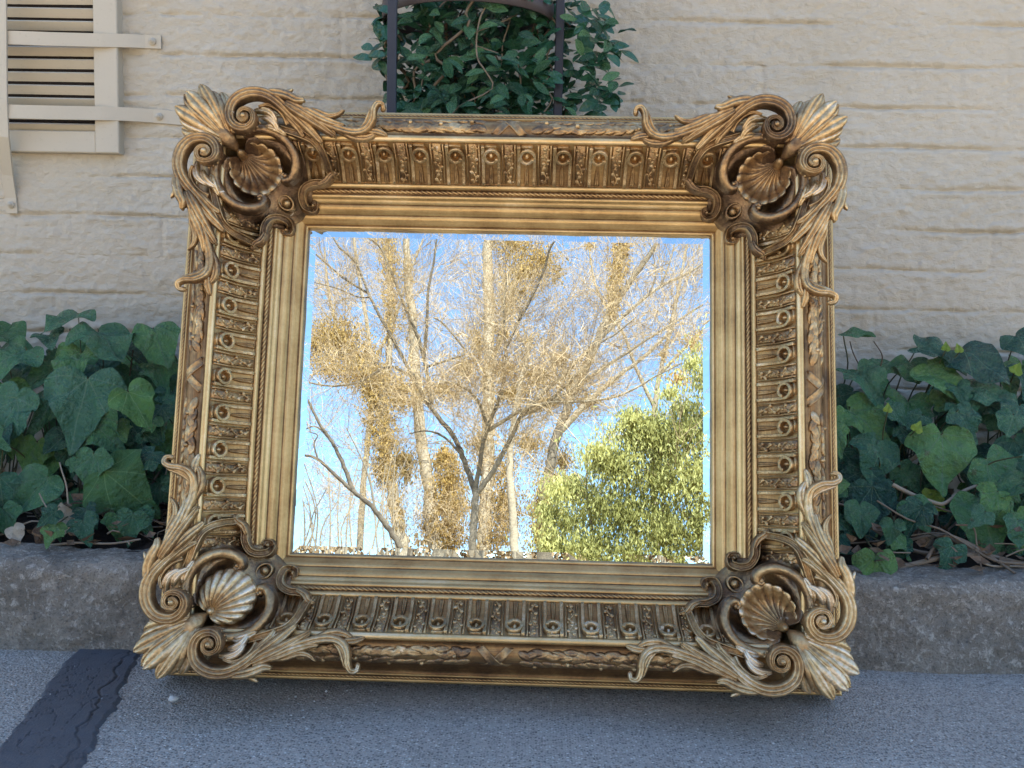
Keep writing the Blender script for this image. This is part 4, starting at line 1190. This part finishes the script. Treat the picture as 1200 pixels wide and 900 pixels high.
for k in range(260):
    x = r.uniform(-1.4, 1.4); y = r.uniform(.05, .3); a = r.uniform(0, 6.28); l = r.uniform(.015, .06)
    p0 = np.array([x, y, .142+r.uniform(0, .02)]); d = np.array([math.cos(a), math.sin(a)*.6, r.normal(0, .25)])*l
    tube(tw, [p0, p0+d*.5+r.normal(0, .003, 3), p0+d], r.uniform(.0006, .0016), 4, r.random())
tw.build('twig_litter', M_STEM, kind='stuff')
for (px, py, w, tip, y, k, lab) in ((78, 606, 40, 20, .115, 0, 'pale curled dry leaf lying on the soil under the left ivy'), (21, 626, 26, -60, .09, 1, 'small tan dry leaf at the kerb edge near the left side of the bed'), (55, 632, 34, -100, .10, 2, 'brown withered leaf hanging at the kerb beneath the left ivy')):
    P = at_y(px, py, y); d = P[1]-CAM[1]; size = w/FPX*d
    o = link('fallen_leaf', DRYM[k], label=lab, cat='dry leaf', group='dry leaves along the kerb')
    a = math.radians(tip); P = P-np.array([math.cos(a), 0, math.sin(a)])*size*.4
    o.matrix_world = leaf_matrix(P, (math.cos(a), -.2, math.sin(a)), (.1, -.8, .6), size)

# ------------------------------------------------------------------ hooped plant support with the climber
HC = at_y(549, 10, .37); HR = 0.150
HX, HY = HC[0], .37
sup = empty('plant_support', (HX, HY, .12), label='dark steel hooped plant support standing behind the mirror top', cat='plant support')
def post(px, y, w=.0075):
    a, b_ = at_y(px, 112, y), at_y(px, -160, y)
    mb = MB(); v = []
    bevel_box(mb, a[0]-w-HX, a[0]+w-HX, y-.006-HY, y+.006-HY, 0, b_[2]-.12, .0015); mb.build('post', M_METAL, sup, smooth=False)
    return a[0]
xl_ = post(459, .235); xr_ = post(654, .325)
for zz in (at_y(549, 12, HY-.15)[2]+.036, at_y(549, -150, HY-.15)[2]):
    mb = MB(); a = np.linspace(0, 2*PI, 61)[:-1]
    P = []
    for (dr, dz) in ((0, -.015), (.004, -.015), (.004, .015), (0, .015)):
        P.append(np.stack([(HR+dr)*np.cos(a), (HR+dr)*.86*np.sin(a), 0*a+zz-.12+dz], -1))
    mb.grid(np.array(P), .5, closed_u=True, closed_v=True); mb.build('hoop', M_RUSTY, sup)

def jas_mesh(seed):
    r = np.random.default_rng(seed); n = 7
    V, F = [], []
    wd = r.uniform(.44, .62); bend = r.uniform(-.35, .05); fold = r.uniform(.1, .5)
    for i in range(n):
        t = i/(n-1); w = wd/2*math.sin(PI*min(t*.93+.05, 1))**.8
        for sx in (-1, -.5, 0, .5, 1):
            V.append((sx*w, t, bend*t*t+fold*abs(sx*w)+.015*math.sin(t*9+sx*2+seed)))
    for i in range(n-1):
        for j in range(4):
            a = i*5+j; F.append((a, a+1, a+6, a+5))
    me = bpy.data.meshes.new('leaf'); me.from_pydata(V, [], F); me.shade_smooth(); me.materials.append(M_JAS)
    uv = me.uv_layers.new(name='UVMap')
    for l in me.loops:
        co = me.vertices[l.vertex_index].co; uv.data[l.index].uv = (co.x+.5, co.y*.75+.25)
    return me
JM = [jas_mesh(s) for s in range(8)]
jas = empty('climbing_shrub', (HX, HY, .12), label='dense small leaved evergreen climber on the dark hooped support above the mirror', cat='climber')
jr = np.random.default_rng(77)
jst = MB(); inner = MB(); nleaf = 0; cand = []
zlo, zhi = at_y(549, 150, .37)[2], at_y(549, -70, .37)[2]
zmir = at_y(549, 140, .3)[2]
for s in range(58):
    a = jr.uniform(0, 2*PI); rad = HR*jr.uniform(.5, .95)
    z = jr.uniform(.3, zhi-.1); p = []
    cxo = HX+.028
    for k in range(12):
        a += jr.normal(.10, .22); rad = np.clip(rad+jr.normal(0, .012), .05, HR*1.05); z += jr.uniform(.012, .045)
        p.append(np.array([cxo+rad*1.12*math.cos(a), min(HY+rad*.78*math.sin(a), .53), z]))
    tube(jst, cr(p, 3)-np.array([HX, HY, .12]), .0016 if s % 4 else .0028, 5, jr.uniform(.1, .9))
    for k in range(1, 12):
        for sg in (-1, 1):
            cand.append((p[k], p[k]-p[k-1], sg, a))
for k in range(1150):
    a = jr.uniform(0, 2*PI); h = jr.uniform(zlo-.03, zhi)
    rr = HR*jr.uniform(.35, 1.02)
    cand.append((np.array([HX+.028+rr*1.10*math.cos(a), min(HY+rr*.8*math.sin(a), .53), h]), np.array([jr.normal(0, .02), jr.normal(0, .02), .02]), jr.choice([-1, 1]), a))
# clusters that stand proud on the left and along the right edge
for (px, py, n, sp) in ((448, 30, 14, .014), (450, 65, 14, .014), (690, 20, 26, .022), (700, 75, 26, .020), (705, 110, 22, .018), (702, 40, 20, .02), (682, 125, 22, .022), (500, 115, 22, .03), (560, 100, 24, .035), (620, 110, 24, .03), (716, 60, 8, .008), (520, 95, 20, .03)):
    for k in range(n):
        P = at_y(px, py, .33+jr.normal(0, .02))+jr.normal(0, sp, 3); P[1] = min(P[1], .52)
        cand.append((P, jr.normal(0, .02, 3)+np.array([0, -.01, .015]), jr.choice([-1, 1]), 0))
vis = []
for (P, d, sg, a) in cand:
    side = np.cross(norm(d), (0, -1, 0)) if abs(norm(d)[1]) < .95 else np.array([1., 0, 0])
    t = norm(norm(d)*.5+side*sg*.9+jr.normal(0, .35, 3)+np.array([0, -.25, 0]))
    n_ = norm(np.array([jr.normal(0, .45), -.75+jr.normal(0, .3), .7+jr.normal(0, .3)]))
    vis.append((P, t, n_, jr.uniform(.024, .039)))
front = [q for q in vis if q[0][2] > zmir-.012]
front.sort(key=lambda q: q[0][1])
inv = Matrix.Translation(-jas.location)
for P, t, n_, s in front[:300]:
    o = link('leaf', JM[int(jr.integers(8))], jas); o.matrix_basis = inv @ leaf_matrix(P, t, n_, s)
rest = front[300:]+[q for q in vis if q[0][2] <= zmir-.012][:500]
bm_v = np.array([v.co[:] for v in JM[0].vertices]); bm_f = [tuple(p.vertices) for p in JM[0].polygons]
for P, t, n_, s in rest:
    M = np.array(inv @ leaf_matrix(P, t, n_, s)); inner.add(bm_v @ M[:3, :3].T+M[:3, 3], bm_f, jr.random())
inner.build('foliage', M_JAS, jas, kind='stuff')
jst.build('stem', M_STEM, jas)

# ------------------------------------------------------------------ small things on the asphalt
pb = MB(); r = np.random.default_rng(9)
P = []
for j in range(7):
    t = PI*j/6
    P.append([((.0062*math.cos(a)*(1+.18*math.sin(2*a+1)))*math.sin(t), .0048*math.sin(a)*math.sin(t), .0040*math.cos(t)+.0035) for a in np.arange(10)*PI/5])
pb.grid(np.array(P)+r.normal(0, .0004, (7, 10, 3)), .7, closed_v=True)
o = pb.build('pebble', M_STONE); o.location = (*at_z(203, 821, .002)[:2], .001)
prop(o, 'small pale pebble on the asphalt in front of the mirror by the dark strip', 'pebble')
gt = MB()
for k in range(900):
    x, y = r.uniform(-.95, .95), r.uniform(-.65, 0)
    s = .0008+.0016*r.random()**3
    v = np.array([(1, 0, 0), (-.9, .3, 0), (0, 1, .1), (.1, -1, 0), (0, .1, .9), (0, 0, -.5)])*s*r.uniform(.6, 1.3, (6, 3))
    gt.add(v+np.array([x, y, .001]), [(0, 2, 4), (2, 1, 4), (1, 3, 4), (3, 0, 4), (0, 3, 5), (2, 0, 5), (1, 2, 5), (3, 1, 5)], r.random())
gt.build('grit', M_STONE, smooth=False, kind='stuff')

# ================================================================== TREES ACROSS THE YARD (what the mirror shows)
tr = np.random.default_rng(101)
class Tree:
    def __init__(self, name, label, px, py, y, cat='tree', group='trees across the yard'):
        b = at_mirror(px, py, y); self.o = np.array([b[0], y, 0.0]); self.y = y
        self.e = empty(name, tuple(self.o), label=label, cat=cat, group=group)
        self.tk, self.tw, self.fo = MB(), MB(), MB()
    def P(self, px, py, dy=0.0): return at_mirror(px, py, self.y+dy)
    def scale(self, px): return px/FPX*(abs(self.y)+2.6)   # metres for px at the mirror's image
    def limb(self, pts, r0, r1, tone=.5, dy=None, sides=8, gnarl=.12):
        n = len(pts)
        dy = np.zeros(n) if dy is None else np.interp(np.linspace(0, 1, n), np.linspace(0, 1, len(dy)), dy)
        W = np.array([self.P(px, py, d) for (px, py), d in zip(pts, dy)])
        p = cr(W, 6)
        r = np.linspace(self.scale(r0)/2, self.scale(r1)/2, len(p))
        p = p+tr.normal(0, 1, p.shape)*(r*gnarl)[:, None]
        tube(self.tk, p-self.o, r, sides, tone)
        return p, r
    def to_ground(self, pts, r0, r1, tone=.5, **k):
        p, r = self.limb(pts, r0, r1, tone, **k)
        b = p[0].copy(); g = np.array([b[0]+tr.normal(0, .05), b[1], -.1])
        tube(self.tk, np.array([g, (b+g)/2+tr.normal(0, .02, 3), b])-self.o, [r[0]*1.6, r[0]*1.15, r[0]], 9, tone)
        return p, r
    def twigs(self, start, d, length, r, depth, tone, spread=.55, up=.10):
        """recursive twig: a few kinked segments, side shoots"""
        n = 5; p = [start]; dd = norm(d)
        for k in range(n):
            dd = norm(dd+tr.normal(0, .16, 3)+np.array([0, 0, up*.3]))
            p.append(p[-1]+dd*length/n)
        p = np.array(p)
        tube(self.tw, p-self.o, np.linspace(r, r*.45, n+1), 3, tone)
        if depth > 0:
            for k in range(1, n+1):
                for _ in range(2 if depth > 1 else 1+(tr.random() < .6)):
                    if tr.random() < .88:
                        ax = tr.normal(0, 1, 3); ax -= dd*(ax@dd); ax = norm(ax)*np.array([1, .7, 1])
                        nd = norm((p[k]-p[k-1]))*.85+ax*spread*tr.uniform(.6, 1.3)
                        self.twigs(p[k], nd, length*tr.uniform(.45, .68), r*.62, depth-1, tone+tr.uniform(-.12, .12), spread, up)
    def shoots(self, limb, n, length, r, depth, tone=.6, frm=.2, out=None):
        p, rr = limb
        for k in range(n):
            i = int(len(p)*(frm+(1-frm)*tr.random()))
            i = min(max(i, 1), len(p)-1)
            d = norm(p[i]-p[i-1]); ax = tr.normal(0, 1, 3)*np.array([1, .6, 1]); ax -= d*(ax@d)
            self.twigs(p[i], d*.5+norm(ax)*.8+np.array([0, 0, .25]), length*tr.uniform(.6, 1.25), min(r, rr[i]*.7), depth, tone)
    def leaves(self, c, rad, n, size, tone=(.3, .9), hang=.5, aspect=.42, shell=.0):
        c = np.asarray(c, float)
        v = tr.normal(0, 1, (n, 3)); v /= np.linalg.norm(v, axis=1)[:, None]
        q = np.where(tr.random(n) > shell, np.abs(tr.normal(0, .55, n)), tr.uniform(.6, 1.0, n))[:, None]
        P = c+v*q*np.asarray(rad)*(1+.25*vnoise(v[:, 0]*3+c[0], v[:, 2]*3+c[2]))[:, None]
        s = tr.uniform(*size, n)[:, None]
        t = tr.normal(0, .6, (n, 3))+np.array([0, 0, -hang*2]); t /= np.linalg.norm(t, axis=1)[:, None]
        x = np.cross(t, tr.normal(0, 1, (n, 3))+np.array([0, .6, .3])); x /= np.maximum(np.linalg.norm(x, axis=1), .05)[:, None]
        x = x*s*aspect/2; Q = P-self.o
        V = np.stack([Q, Q+t*s*.5+x, Q+t*s, Q+t*s*.5-x], 1).reshape(-1, 3)
        self.fo.add(V, [(i, i+1, i+2, i+3) for i in range(0, 4*n, 4)], np.repeat(tr.uniform(*tone, n), 4))
    def sticks(self, px, py, rx, ry, n, tone=(.35, 1.0), ln=(.12, .42), dy=0.0, lean=0.0):
        """the finest twigs of the crown, as thin slivers"""
        c = self.P(px, py, dy)
        P = c+tr.normal(0, .55, (n, 3))*np.array([self.scale(rx), self.scale(rx)*.7, self.scale(ry)])
        t = tr.normal(0, .65, (n, 3))+np.array([lean, 0, .75]); t /= np.linalg.norm(t, axis=1)[:, None]
        s = tr.uniform(*ln, n)[:, None]
        x = np.cross(t, tr.normal(0, 1, (n, 3))); x /= np.maximum(np.linalg.norm(x, axis=1), .05)[:, None]
        x = x*.0027; b = tr.normal(0, .03, (n, 3)); Q = P-self.o
        V = np.stack([Q-x, Q+x, Q+t*s*.5+x*.8+b, Q+t*s*.5-x*.8+b, Q+t*s+x*.3, Q+t*s-x*.3], 1).reshape(-1, 3)
        F = []
        for i in range(0, 6*n, 6): F += [(i, i+1, i+2, i+3), (i+3, i+2, i+4, i+5)]
        self.tw.add(V, F, np.repeat(tr.uniform(*tone, n), 6))
    def done(self, mb=M_BARK, mf=M_FOL_GOLD):
        self.tk.build('trunk', mb, self.e)
        if self.tw.n: self.tw.build('twigs', M_TWIG, self.e, kind='stuff')
        if self.fo.n: self.fo.build('crown', mf, self.e, smooth=False, kind='stuff')

# --- the forked bare tree in front
T = Tree('bare_tree', 'bare dark forked tree in the middle of the mirror image, lowest fork near its base', 554, 690, -10.0)
trunk = T.to_ground([(552, 690), (553, 650), (556, 605), (557, 576)], 10, 7.5, .34)
limbs = []
limbs.append(T.limb([(557, 578), (546, 545), (534, 515), (518, 494), (500, 470), (484, 442), (462, 400), (447, 374), (432, 344), (417, 308), (398, 290), (386, 270)], 6.5, 2.2, .16, (0, -.5)))
limbs.append(T.limb([(432, 344), (402, 325), (370, 298), (350, 282)], 3, 1.6, .12, (-.4, -.6)))
limbs.append(T.limb([(434, 348), (420, 348), (395, 338), (365, 330)], 2, 1.0, .14, (-.4, -.6)))
limbs.append(T.limb([(557, 576), (562, 545), (570, 505), (585, 468), (591, 440), (592, 400), (590, 360), (596, 320)], 5.5, 2.0, .32, (0, .5)))
limbs.append(T.limb([(557, 580), (575, 556), (594, 522), (611, 487), (618, 478)], 6, 4, .42, (0, .2)))
limbs.append(T.limb([(611, 487), (640, 474), (672, 455), (705, 432), (724, 420), (758, 398), (800, 372), (832, 352), (860, 340)], 5, 1.8, .62, (.2, -.4)))
limbs.append(T.limb([(570, 506), (592, 492), (615, 479), (645, 472), (690, 470), (730, 462), (770, 440), (800, 425)], 5, 1.5, .70, (.1, .6)))
limbs.append(T.limb([(618, 478), (648, 450), (690, 410), (722, 378), (752, 352), (775, 335), (802, 322), (830, 306), (860, 296)], 6, 2.2, .66, (.2, -.3)))
limbs.append(T.limb([(772, 338), (780, 322), (786, 304), (792, 280)], 3, 1.4, .4, (-.1, -.1)))
limbs.append(T.limb([(760, 346), (768, 325), (766, 300), (760, 280)], 2, 1, .55, (0, .2)))
limbs.append(T.limb([(505, 474), (500, 435), (491, 398), (478, 368), (463, 330), (446, 291), (428, 276)], 5.5, 2, .34, (-.2, .6)))
limbs.append(T.limb([(497, 418), (500, 380), (502, 340), (509, 302), (513, 268)], 4, 1.8, .3, (0, .5)))
limbs.append(T.limb([(500, 430), (530, 420), (545, 412), (520, 380), (508, 372)], 3, 1.5, .2, (.1, .2)))
limbs.append(T.limb([(484, 442), (455, 430), (420, 448), (385, 452), (352, 446)], 4, 1.8, .4, (-.3, -.2)))
limbs.append(T.limb([(540, 532), (520, 512), (500, 505), (480, 508)], 3, 1.4, .2, (0, .2)))
limbs.append(T.limb([(606, 380), (622, 350), (638, 315), (645, 290), (660, 270)], 3.4, 2, .15, (.5, .8)))
limbs.append(T.limb([(592, 410), (604, 384), (612, 360)], 3, 2, .15, (.5, .6)))
limbs.append(T.limb([(640, 474), (668, 446), (690, 425), (700, 404), (720, 392), (745, 372)], 4.5, 1.6, .5, (.3, .5)))
limbs.append(T.limb([(572, 500), (560, 470), (545, 455), (525, 448), (505, 452)], 4, 1.6, .35, (.2, .5)))
for k, lb in enumerate(limbs):
    T.shoots(lb, 8, .85, .0042, 2, .72 if k > 3 else .5, .15)
for (px, py, rx, ry, n) in ((415, 432, 60, 24, 1500), (400, 330, 40, 40, 500), (520, 450, 60, 36, 2600), (600, 440, 60, 44, 3200), (680, 440, 50, 36, 2000), (480, 350, 50, 60, 900), (560, 350, 50, 60, 900), (700, 350, 60, 50, 1500), (775, 350, 50, 50, 1500), (640, 400, 60, 40, 1800), (790, 400, 40, 34, 900), (590, 500, 50, 30, 900)):
    T.sticks(px, py, rx, ry, int(n*.42), (.35, 1.0), dy=float(tr.uniform(-.5, .9)), lean=.25*np.sign(px-560))
for (px, py, rx, ry, n) in ((390, 590, 60, 60, 1100), (560, 610, 110, 50, 1900), (470, 600, 50, 50, 700), (640, 540, 50, 50, 700)):
    T.sticks(px, py, rx, ry, n, (.45, 1.0), dy=-4.0)
T.done()

# --- leaning sapling at the left
T = Tree('sapling', 'dark leaning bare sapling at the lower left of the mirror image', 482, 690, -9.0)
lb = [T.to_ground([(484, 690), (470, 645), (450, 612), (432, 590), (412, 574), (392, 556), (372, 538), (352, 532)], 7.5, 2.4, .10)]
lb.append(T.limb([(414, 575), (398, 535), (385, 512), (374, 496), (360, 468), (350, 455)], 5, 2.2, .12))
lb.append(T.limb([(372, 538), (368, 520), (372, 510), (362, 506)], 2, 1, .1))
lb.append(T.limb([(384, 512), (370, 500), (352, 505)], 2, 1, .1))
lb.append(T.limb([(440, 600), (432, 560), (420, 530), (405, 500)], 2.5, 1, .3))
for l in lb: T.shoots(l, 5, .7, .004, 1, .55, .2)
T.done()

# --- thin shrubs rising in the gap at the lower left
for k, (px, d, lab) in enumerate(((372, -12, 'thin pale bare shrub nearest the left edge of the mirror image'), (408, -13, 'thin bare shrub between the sapling and the left edge'), (440, -12.5, 'thin bare shrub just behind the leaning sapling'), (525, -16, 'thin bare shrub behind the middle of the mirror image'))):
    T = Tree('bare_shrub', lab, px, 690, d, 'shrub', 'bare shrubs across the yard')
    for j in range(6):
        x = px+tr.normal(0, 13); top = tr.uniform(520, 600)
        l = T.to_ground([(x, 690), (x+tr.normal(0, 3), 650), (x+tr.normal(0, 6), (650+top)/2), (x+tr.normal(0, 12), top)], 2.6, .9, .6)
        T.shoots(l, 3, .8, .003, 1, .75, .15)
    T.done()

# --- trunks clad in golden growth behind
def clad(T, path, wpx, n, size=(.022, .065), tone=(.15, 1.0), fluff=1.0):
    p = cr([T.P(x, y) for x, y in path], 10); 
    for k in range(n):
        i = int(tr.integers(len(p))); w = T.scale(np.interp(i/len(p), np.linspace(0, 1, len(wpx)), wpx))/2
        c = p[i]+tr.normal(0, .5, 3)*w*np.array([1, 1, .6])*fluff
        T.leaves(c, (.14, .12, .20), 20, size, tone, .9)
T = Tree('ivy_clad_tree', 'golden ivy clad tree at the left with a round tawny crown', 480, 690, -14.0)
l = T.to_ground([(480, 690), (472, 640), (462, 590), (455, 540), (448, 490), (440, 440), (430, 400)], 15, 9, .75)
l2 = T.limb([(440, 440), (420, 425), (398, 410), (375, 400)], 7, 3, .6)
l3 = T.limb([(448, 480), (455, 430), (458, 370), (456, 310), (452, 262)], 9, 5, .8)
clad(T, [(455, 560), (450, 520), (445, 480), (440, 440)], (24, 38, 30), 560)
clad(T, [(470, 640), (458, 560)], (16, 22), 90)
clad(T, [(457, 400), (457, 350), (456, 300), (454, 262)], (14, 20, 24, 20), 260, tone=(.5, 1.0))
for (px, py, rx, ry, n) in ((398, 395, 36, 30, 800), (375, 400, 24, 30, 450), (425, 420, 28, 26, 450), (390, 430, 40, 16, 300), (440, 455, 22, 20, 260), (470, 470, 18, 14, 120), (430, 440, 60, 14, 420), (470, 455, 40, 18, 300)):
    c = T.P(px, py); T.leaves(c, (T.scale(rx), T.scale(rx)*.8, T.scale(ry)), n*7, (.025, .070), (.25, 1.0), .6, .4, .3)
T.leaves(T.P(470, 535), (T.scale(22), .4, T.scale(14)), 200, (.06, .14), (.0, .25), .6)
T.leaves(T.P(476, 553), (T.scale(14), .4, T.scale(10)), 120, (.06, .14), (.0, .25), .6)
for q in (l, l2, l3): T.shoots(q, 10, 1.3, .008, 2, .7, .3)
T.done()

T = Tree('pale_tree', 'pale straight trunk left of the fork with golden growth on one side', 514, 690, -14.5)
l = T.to_ground([(516, 690), (511, 650), (505, 600), (498, 545), (491, 490), (486, 430), (484, 380), (478, 320), (476, 262)], 18, 8, .78)
clad(T, [(530, 655), (528, 610), (526, 570), (520, 530)], (34, 46, 44, 20), 560, tone=(.3, .95))
clad(T, [(484, 420), (480, 360), (478, 300)], (10, 12, 10), 70, tone=(.5, 1.0))
T.shoots(l, 14, 1.2, .006, 2, .78, .35); T.done()

T = Tree('mistletoe_tree', 'tall pale trunk in the centre carrying a round golden clump near the top', 566, 690, -15.0)
l = T.to_ground([(562, 690), (566, 640), (570, 560), (572, 490), (573, 420), (573, 350), (571, 300), (573, 255)], 17, 12, .9)
l2 = T.limb([(573, 430), (585, 400), (595, 360), (608, 320), (618, 275)], 7, 4, .6)
for (px, py, rx, ry, n) in ((612, 318, 40, 40, 1500), (636, 305, 26, 26, 500), (600, 285, 34, 18, 500), (598, 352, 28, 30, 500), (590, 390, 22, 26, 260), (620, 398, 20, 18, 160)):
    T.leaves(T.P(px, py), (T.scale(rx), T.scale(rx)*.8, T.scale(ry)), n*5, (.025, .068), (.2, 1.0), .5, .38, .35)
T.leaves(T.P(654, 320), (T.scale(12), .3, T.scale(20)), 160, (.05, .12), (.0, .3), .5)
for (px, py, rx, ry, n) in ((630, 440, 44, 30, 520), (600, 460, 40, 26, 420), (670, 450, 32, 26, 320), (545, 430, 26, 30, 220), (560, 400, 14, 40, 220), (655, 420, 30, 26, 240), (520, 455, 40, 22, 300), (590, 430, 50, 34, 420), (640, 470, 40, 20, 320), (690, 470, 30, 20, 200)):
    T.leaves(T.P(px, py), (T.scale(rx), T.scale(rx)*.6, T.scale(ry)), n*7, (.03, .085), (.3, 1.0), .4, .3)
clad(T, [(576, 640), (590, 600), (588, 540)], (30, 40, 30), 260, tone=(.3, .9))
T.shoots(l, 16, 1.3, .007, 2, .8, .25); T.shoots(l2, 8, 1.0, .006, 2, .7, .2)
for (px, py, rx, ry, n, tn) in ((528, 575, 30, 70, 2600, (.2, .95)), (590, 590, 30, 60, 1700, (.15, .9)), (635, 590, 24, 60, 1300, (.1, .8)), (500, 610, 18, 50, 700, (.2, .9)), (620, 520, 44, 34, 1400, (.2, .9)), (560, 520, 30, 40, 900, (.2, .9)), (480, 540, 26, 30, 500, (.0, .5)), (660, 540, 24, 34, 800, (.0, .6))):
    T.leaves(T.P(px, py), (T.scale(rx), T.scale(rx)*.7, T.scale(ry)), int(n*2.2), (.025, .070), tn, .8, .36, .05)
T.done()

T = Tree('slim_tree', 'slim tan trunk just right of the fork in the mirror image', 606, 690, -13.0)
l = T.to_ground([(606, 690), (603, 640), (600, 595), (597, 545), (600, 505), (610, 450), (622, 400)], 11, 5, .72)
T.shoots(l, 16, 1.2, .008, 2, .7, .3); T.done()

T = Tree('leaning_tree', 'brown trunk leaning right beside the leafy bush with an orange tufted stem', 640, 690, -13.5)
l = T.to_ground([(638, 690), (636, 640), (635, 600), (641, 562), (654, 508), (672, 460), (692, 418), (708, 380), (722, 355), (742, 325), (760, 300), (778, 272)], 14, 5, .30)
l2 = T.limb([(654, 508), (690, 470), (725, 440), (752, 420), (790, 385)], 8, 3, .72)
l3 = T.limb([(708, 385), (718, 350), (724, 310), (732, 262)], 9, 4, .65)
clad(T, [(716, 370), (720, 340), (726, 305), (732, 275)], (10, 16, 22, 24), 330, tone=(.5, 1.0))
clad(T, [(650, 560), (640, 600), (636, 650)], (26, 34, 34), 260, tone=(.15, .7))
T.leaves(T.P(690, 285), (T.scale(14), .4, T.scale(18)), 60, (.05, .12), (.4, .9), .5)
for q in (l, l2, l3): T.shoots(q, 11, 1.2, .006, 2, .75, .3)
T.done()

T = Tree('bare_tree', 'fine twigged bare tree at the upper right of the mirror image behind the bush', 770, 690, -16.0)
l = T.to_ground([(770, 690), (768, 600), (765, 520), (768, 470), (775, 430), (785, 390), (795, 340), (806, 280)], 9, 3, .6)
l2 = T.limb([(768, 480), (745, 430), (730, 390), (700, 340), (690, 290)], 5, 2, .6)
l3 = T.limb([(772, 440), (800, 410), (820, 390), (850, 370)], 4, 2, .6)
for q in (l, l2, l3): T.shoots(q, 9, 1.4, .006, 2, .85, .3)
for (px, py, rx, ry, n) in ((812, 400, 22, 26, 160), (795, 442, 24, 16, 200), (778, 415, 12, 12, 60), (824, 440, 16, 18, 120)):
    T.leaves(T.P(px, py), (T.scale(rx), .6, T.scale(ry)), n*3, (.04, .10), (.5, 1.0), .7, .4)
T.done()
T = Tree('bare_tree', 'fine twigged bare tree at the upper left of the mirror image', 420, 690, -17.0)
l = T.to_ground([(420, 690), (424, 600), (430, 520), (436, 450), (430, 380), (420, 320), (412, 260)], 8, 3, .6)
l2 = T.limb([(433, 470), (400, 400), (385, 340), (380, 290)], 4, 2, .6)
l3 = T.limb([(434, 430), (460, 380), (480, 320), (500, 270)], 4, 2, .6)
for q in (l, l2, l3): T.shoots(q, 7, 1.3, .006, 2, .85, .3)
T.done()

# --- the big leafy bush at the right
T = Tree('laurel_bush', 'dense sunlit yellow green bush filling the lower right of the mirror image', 760, 690, -8.2, 'bush', 'trees across the yard')
T.e['group'] = 'bushes across the yard'
for x in (700, 740, 780, 820):
    l = T.to_ground([(x, 690), (x+tr.normal(0, 4), 640), (x+tr.normal(0, 8), 580), (x+tr.normal(0, 14), 520)], 4, 1.5, .6)
    T.shoots(l, 8, .8, .005, 1, .8, .3)
def lobe(px, py, r, n, tone=(.25, 1.0), dy=0.0):
    T.leaves(T.P(px, py, dy), (T.scale(r)*1.25, T.scale(r)*1.1, T.scale(r)*1.1), int(n*1.8), (.024, .072), tone, .75, .30, .2)
cl = [(690, 640, 34), (665, 610, 22), (668, 650, 30), (700, 590, 30), (675, 570, 20), (725, 545, 32), (705, 540, 20), (745, 510, 30), (765, 500, 26), (800, 505, 32), (830, 490, 30), (850, 520, 40), (735, 600, 40), (775, 560, 40), (820, 560, 40), (780, 620, 40), (830, 620, 44), (735, 650, 36), (790, 670, 40), (650, 640, 16), (740, 485, 14), (800, 478, 16), (835, 460, 18), (660, 570, 20), (645, 600, 16), (640, 670, 24), (655, 690, 30), (780, 520, 34), (832, 440, 16), (840, 420, 14), (870, 580, 40), (690, 690, 40), (750, 700, 40), (830, 700, 40)]
for k, (x, y, r_) in enumerate(cl):
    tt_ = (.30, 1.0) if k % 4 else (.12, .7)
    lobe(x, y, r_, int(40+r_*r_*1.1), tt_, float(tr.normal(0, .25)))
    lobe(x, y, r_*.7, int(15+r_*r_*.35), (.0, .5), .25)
for k in range(60):
    x, y, r_ = cl[int(tr.integers(len(cl)))]
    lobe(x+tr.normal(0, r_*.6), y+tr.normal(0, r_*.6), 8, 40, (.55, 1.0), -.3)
for (px, py, rx, ry, n) in ((812, 425, 26, 34, 420), (785, 460, 30, 20, 320), (700, 525, 34, 24, 420), (655, 575, 24, 30, 380), (740, 490, 36, 20, 320), (830, 400, 18, 30, 200), (640, 630, 18, 40, 300)):
    T.leaves(T.P(px, py, .4), (T.scale(rx), T.scale(rx), T.scale(ry)), int(n*1.8), (.024, .07), (.5, 1.0), .75, .30, .0)
T.done(mf=M_FOL_LAUREL)

# far line of winter trees that closes the yard
r = np.random.default_rng(55); mb = MB()
N = 70000
X = r.uniform(-30, 30, N); hh = 4.4+0.8*fbm(X*.35, 0*X, 2, 3); Zt = hh*r.random(N)**.8
Yt = -30+r.normal(0, 1.0, N)
s_ = r.uniform(.07, .22, N)[:, None]; t = r.normal(0, .5, (N, 3))+np.array([0, 0, 1.0]); t /= np.linalg.norm(t, axis=1)[:, None]
x = np.cross(t, r.normal(0, 1, (N, 3))); x /= np.maximum(np.linalg.norm(x, axis=1), .05)[:, None]
Q = np.stack([X, Yt, Zt], -1); x = x*s_*.55
mb.add(np.stack([Q, Q+t*s_*.5+x, Q+t*s_, Q+t*s_*.5-x], 1).reshape(-1, 3), [(i, i+1, i+2, i+3) for i in range(0, 4*N, 4)], np.repeat(r.uniform(0, .55, N), 4))
mb.build('treeline', M_TWIG, smooth=False, kind='stuff')
